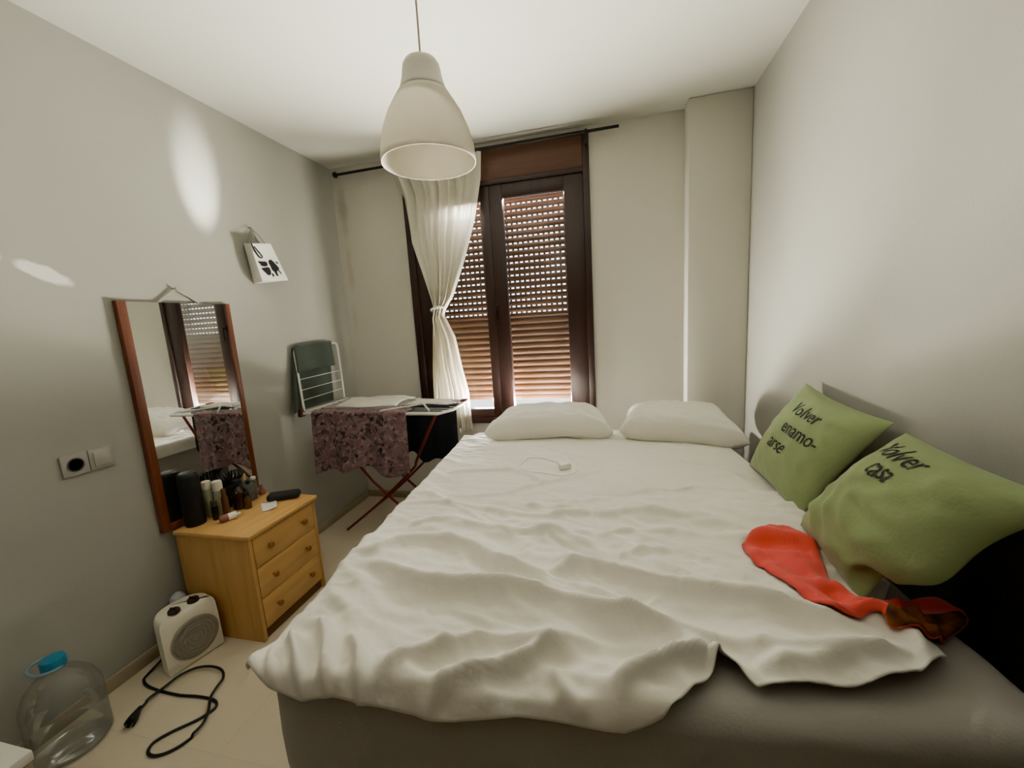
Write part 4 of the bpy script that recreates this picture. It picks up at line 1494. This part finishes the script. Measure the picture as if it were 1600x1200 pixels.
fa = A_.lerp(B_, .1)
tag(MB().grid(drape(-1.765, -1.125, 2.052, RZ, 0.10, 0.345, 0.018, 17, 1.3, hem=0.022, tilt=-0.02), 90, 60).build('patterned_cloth', M_flor, angle=180, solid=0.003),
    'pink and purple floral cloth hanging over the front rail of the drying rack', 'cloth')
M_navy = mat('navy_black_cloth', (0.0075, 0.009, 0.014), rough=0.9, bump=0.2, bscale=90)
gm = thing('dark_garment', (-1.02, 2.2, 0.55), 'black navy trousers hanging on the right end of the drying rack', 'trousers')
MB().grid(drape(-1.24, -0.885, 2.205, RZ - 0.004, 0.06, 0.30, 0.012, 12, 4.1, hem=0.025, tilt=0.02), 50, 44).build('garment_body', M_navy, gm, angle=180, solid=0.004)
lt = ony(2.165, 720, 672)
MB().box((lt.x - 0.005, lt.y - 0.004, lt.z - 0.014), (lt.x + 0.004, lt.y - 0.002, lt.z + 0.012), bev=0.0005).build('care_tag', M_wp, gm)
# pale garments flat on the wires
M_pg = mat('pale_garment_cotton', (0.72, 0.70, 0.66), rough=0.9, bump=0.1)
def flat(x0, x1, y0, y1, seed, rise=0.02):
    def fn(u, v):
        e = min(1, min(u, 1 - u, v, 1 - v) * 8)
        x = lerp(x0, x1, u) + 0.02 * math.sin(v * 5 + seed)
        y = lerp(y0, y1, v) + 0.015 * math.sin(u * 6 + seed)
        z = RZ + 0.012 + e * (rise + 0.010 * noise.noise(Vector((u * 4, v * 4, seed))))
        return Vector((x, y, z))
    return fn
tag(MB().grid(flat(-1.73, -1.30, 2.19, 2.47, 2.0), 40, 30).build('shirt', M_pg, angle=180, solid=0.004), 'white garment lying flat on the rack beside the green towel', 'garment')
tag(MB().grid(flat(-1.22, -0.93, 2.235, 2.33, 5.0, 0.012), 30, 20).build('shirt', M_pg, angle=180, solid=0.004), 'white garment folded on the right half of the rack near the curtain', 'garment')

# ------------------------------------------------------------------ light
def area(name, loc, rot, sx, sy, power, col=(1, 1, 1), spread=None):
    l = bpy.data.lights.new(name, 'AREA')
    l.shape = 'RECTANGLE'
    l.size, l.size_y = sx, sy
    l.energy = power
    l.color = col
    if spread:
        l.spread = spread
    o = bpy.data.objects.new(name, l)
    COL.objects.link(o)
    o.location = loc
    o.rotation_euler = rot
    return o

# daylight entering through the gap under the shutter
area('gap_daylight', (-0.62, D + 0.085, 0.702), (math.radians(-(90 + 34)), 0, 0), 0.74, 0.05, 98, (1.0, 0.972, 0.86), math.radians(110))
area('sill_bounce', ((OX0 + OX1) / 2, D + 0.09, 0.70), (math.radians(180), 0, 0), 1.18, 0.03, 2.2, (1.0, 0.90, 0.74))
area('gap_low_daylight', (-0.62, D + 0.118, 0.765), (math.radians(-92), 0, 0), 0.74, 0.03, 14, (1.0, 0.985, 0.95))
# the same gap seen obliquely from the two side walls
for nm, d_, pw_ in (('gap_daylight_right', Vector((0.84, -0.32, 0.34)), 14), ('gap_daylight_left', Vector((-0.70, -0.42, 0.78)), 10)):
    gl_ = area(nm, (-0.60, D + 0.086, 0.704), (0, 0, 0), 0.5, 0.03, pw_, (1.0, 0.972, 0.87), math.radians(96))
    gl_.rotation_euler = d_.to_track_quat('-Z', 'Y').to_euler()
# added weak fill lamp behind the viewer, aimed low at the left floor
dfl = area('added_low_fill', (-1.35, YF + 0.03, 1.3), (0, 0, 0), 0.8, 1.2, 0.32, (1.0, 0.96, 0.88), math.radians(60))
dfl.rotation_euler = (Vector((-1.6, 1.2, 0.15)) - Vector(dfl.location)).to_track_quat('-Z', 'Y').to_euler()
# sky light filtering through the shutter slots
area('slot_daylight', (-0.60, D + 0.082, 2.178), (math.radians(-68), 0, 0), 0.78, 0.03, 9.0, (1.0, 0.985, 0.94), math.radians(126))

sl_ = bpy.data.lights.new('glint_stand_in', 'SPOT')  # added spot in mid-room, stands in for reflected light on the left wall
sl_.energy = 140
sl_.color = (1.0, 0.97, 0.88)
sl_.spot_size = math.radians(14)
sl_.spot_blend = 1.0
sl_.shadow_soft_size = 0.02
so_ = bpy.data.objects.new('glint_stand_in', sl_)
COL.objects.link(so_)
so_.location = (-1.45, 1.66, 1.15)
so_.rotation_euler = (Vector((XL, 1.690, 2.10)) - Vector(so_.location)).to_track_quat('-Z', 'Y').to_euler()

w = bpy.data.worlds.new('World')
SC.world = w
w.use_nodes = True
bg = w.node_tree.nodes['Background']
sky = w.node_tree.nodes.new('ShaderNodeTexSky')
sky.sky_type = 'HOSEK_WILKIE'
sky.turbidity = 5
sky.sun_direction = Vector((0.3, -0.6, 0.75)).normalized()
hsv = w.node_tree.nodes.new('ShaderNodeHueSaturation')
hsv.inputs['Saturation'].default_value = 0.25
w.node_tree.links.new(sky.outputs[0], hsv.inputs['Color'])
w.node_tree.links.new(hsv.outputs[0], bg.inputs['Color'])
bg.inputs['Strength'].default_value = 9.0

SC.view_settings.view_transform = 'AgX'
SC.view_settings.look = 'AgX - Medium High Contrast'
SC.view_settings.exposure = 0.62
SC.view_settings.gamma = 1.19
try:
    SC.cycles.max_bounces = 10
    SC.cycles.diffuse_bounces = 7
    SC.cycles.transparent_max_bounces = 16
    SC.cycles.use_denoising = True
    SC.cycles.sample_clamp_indirect = 6
except Exception:
    pass
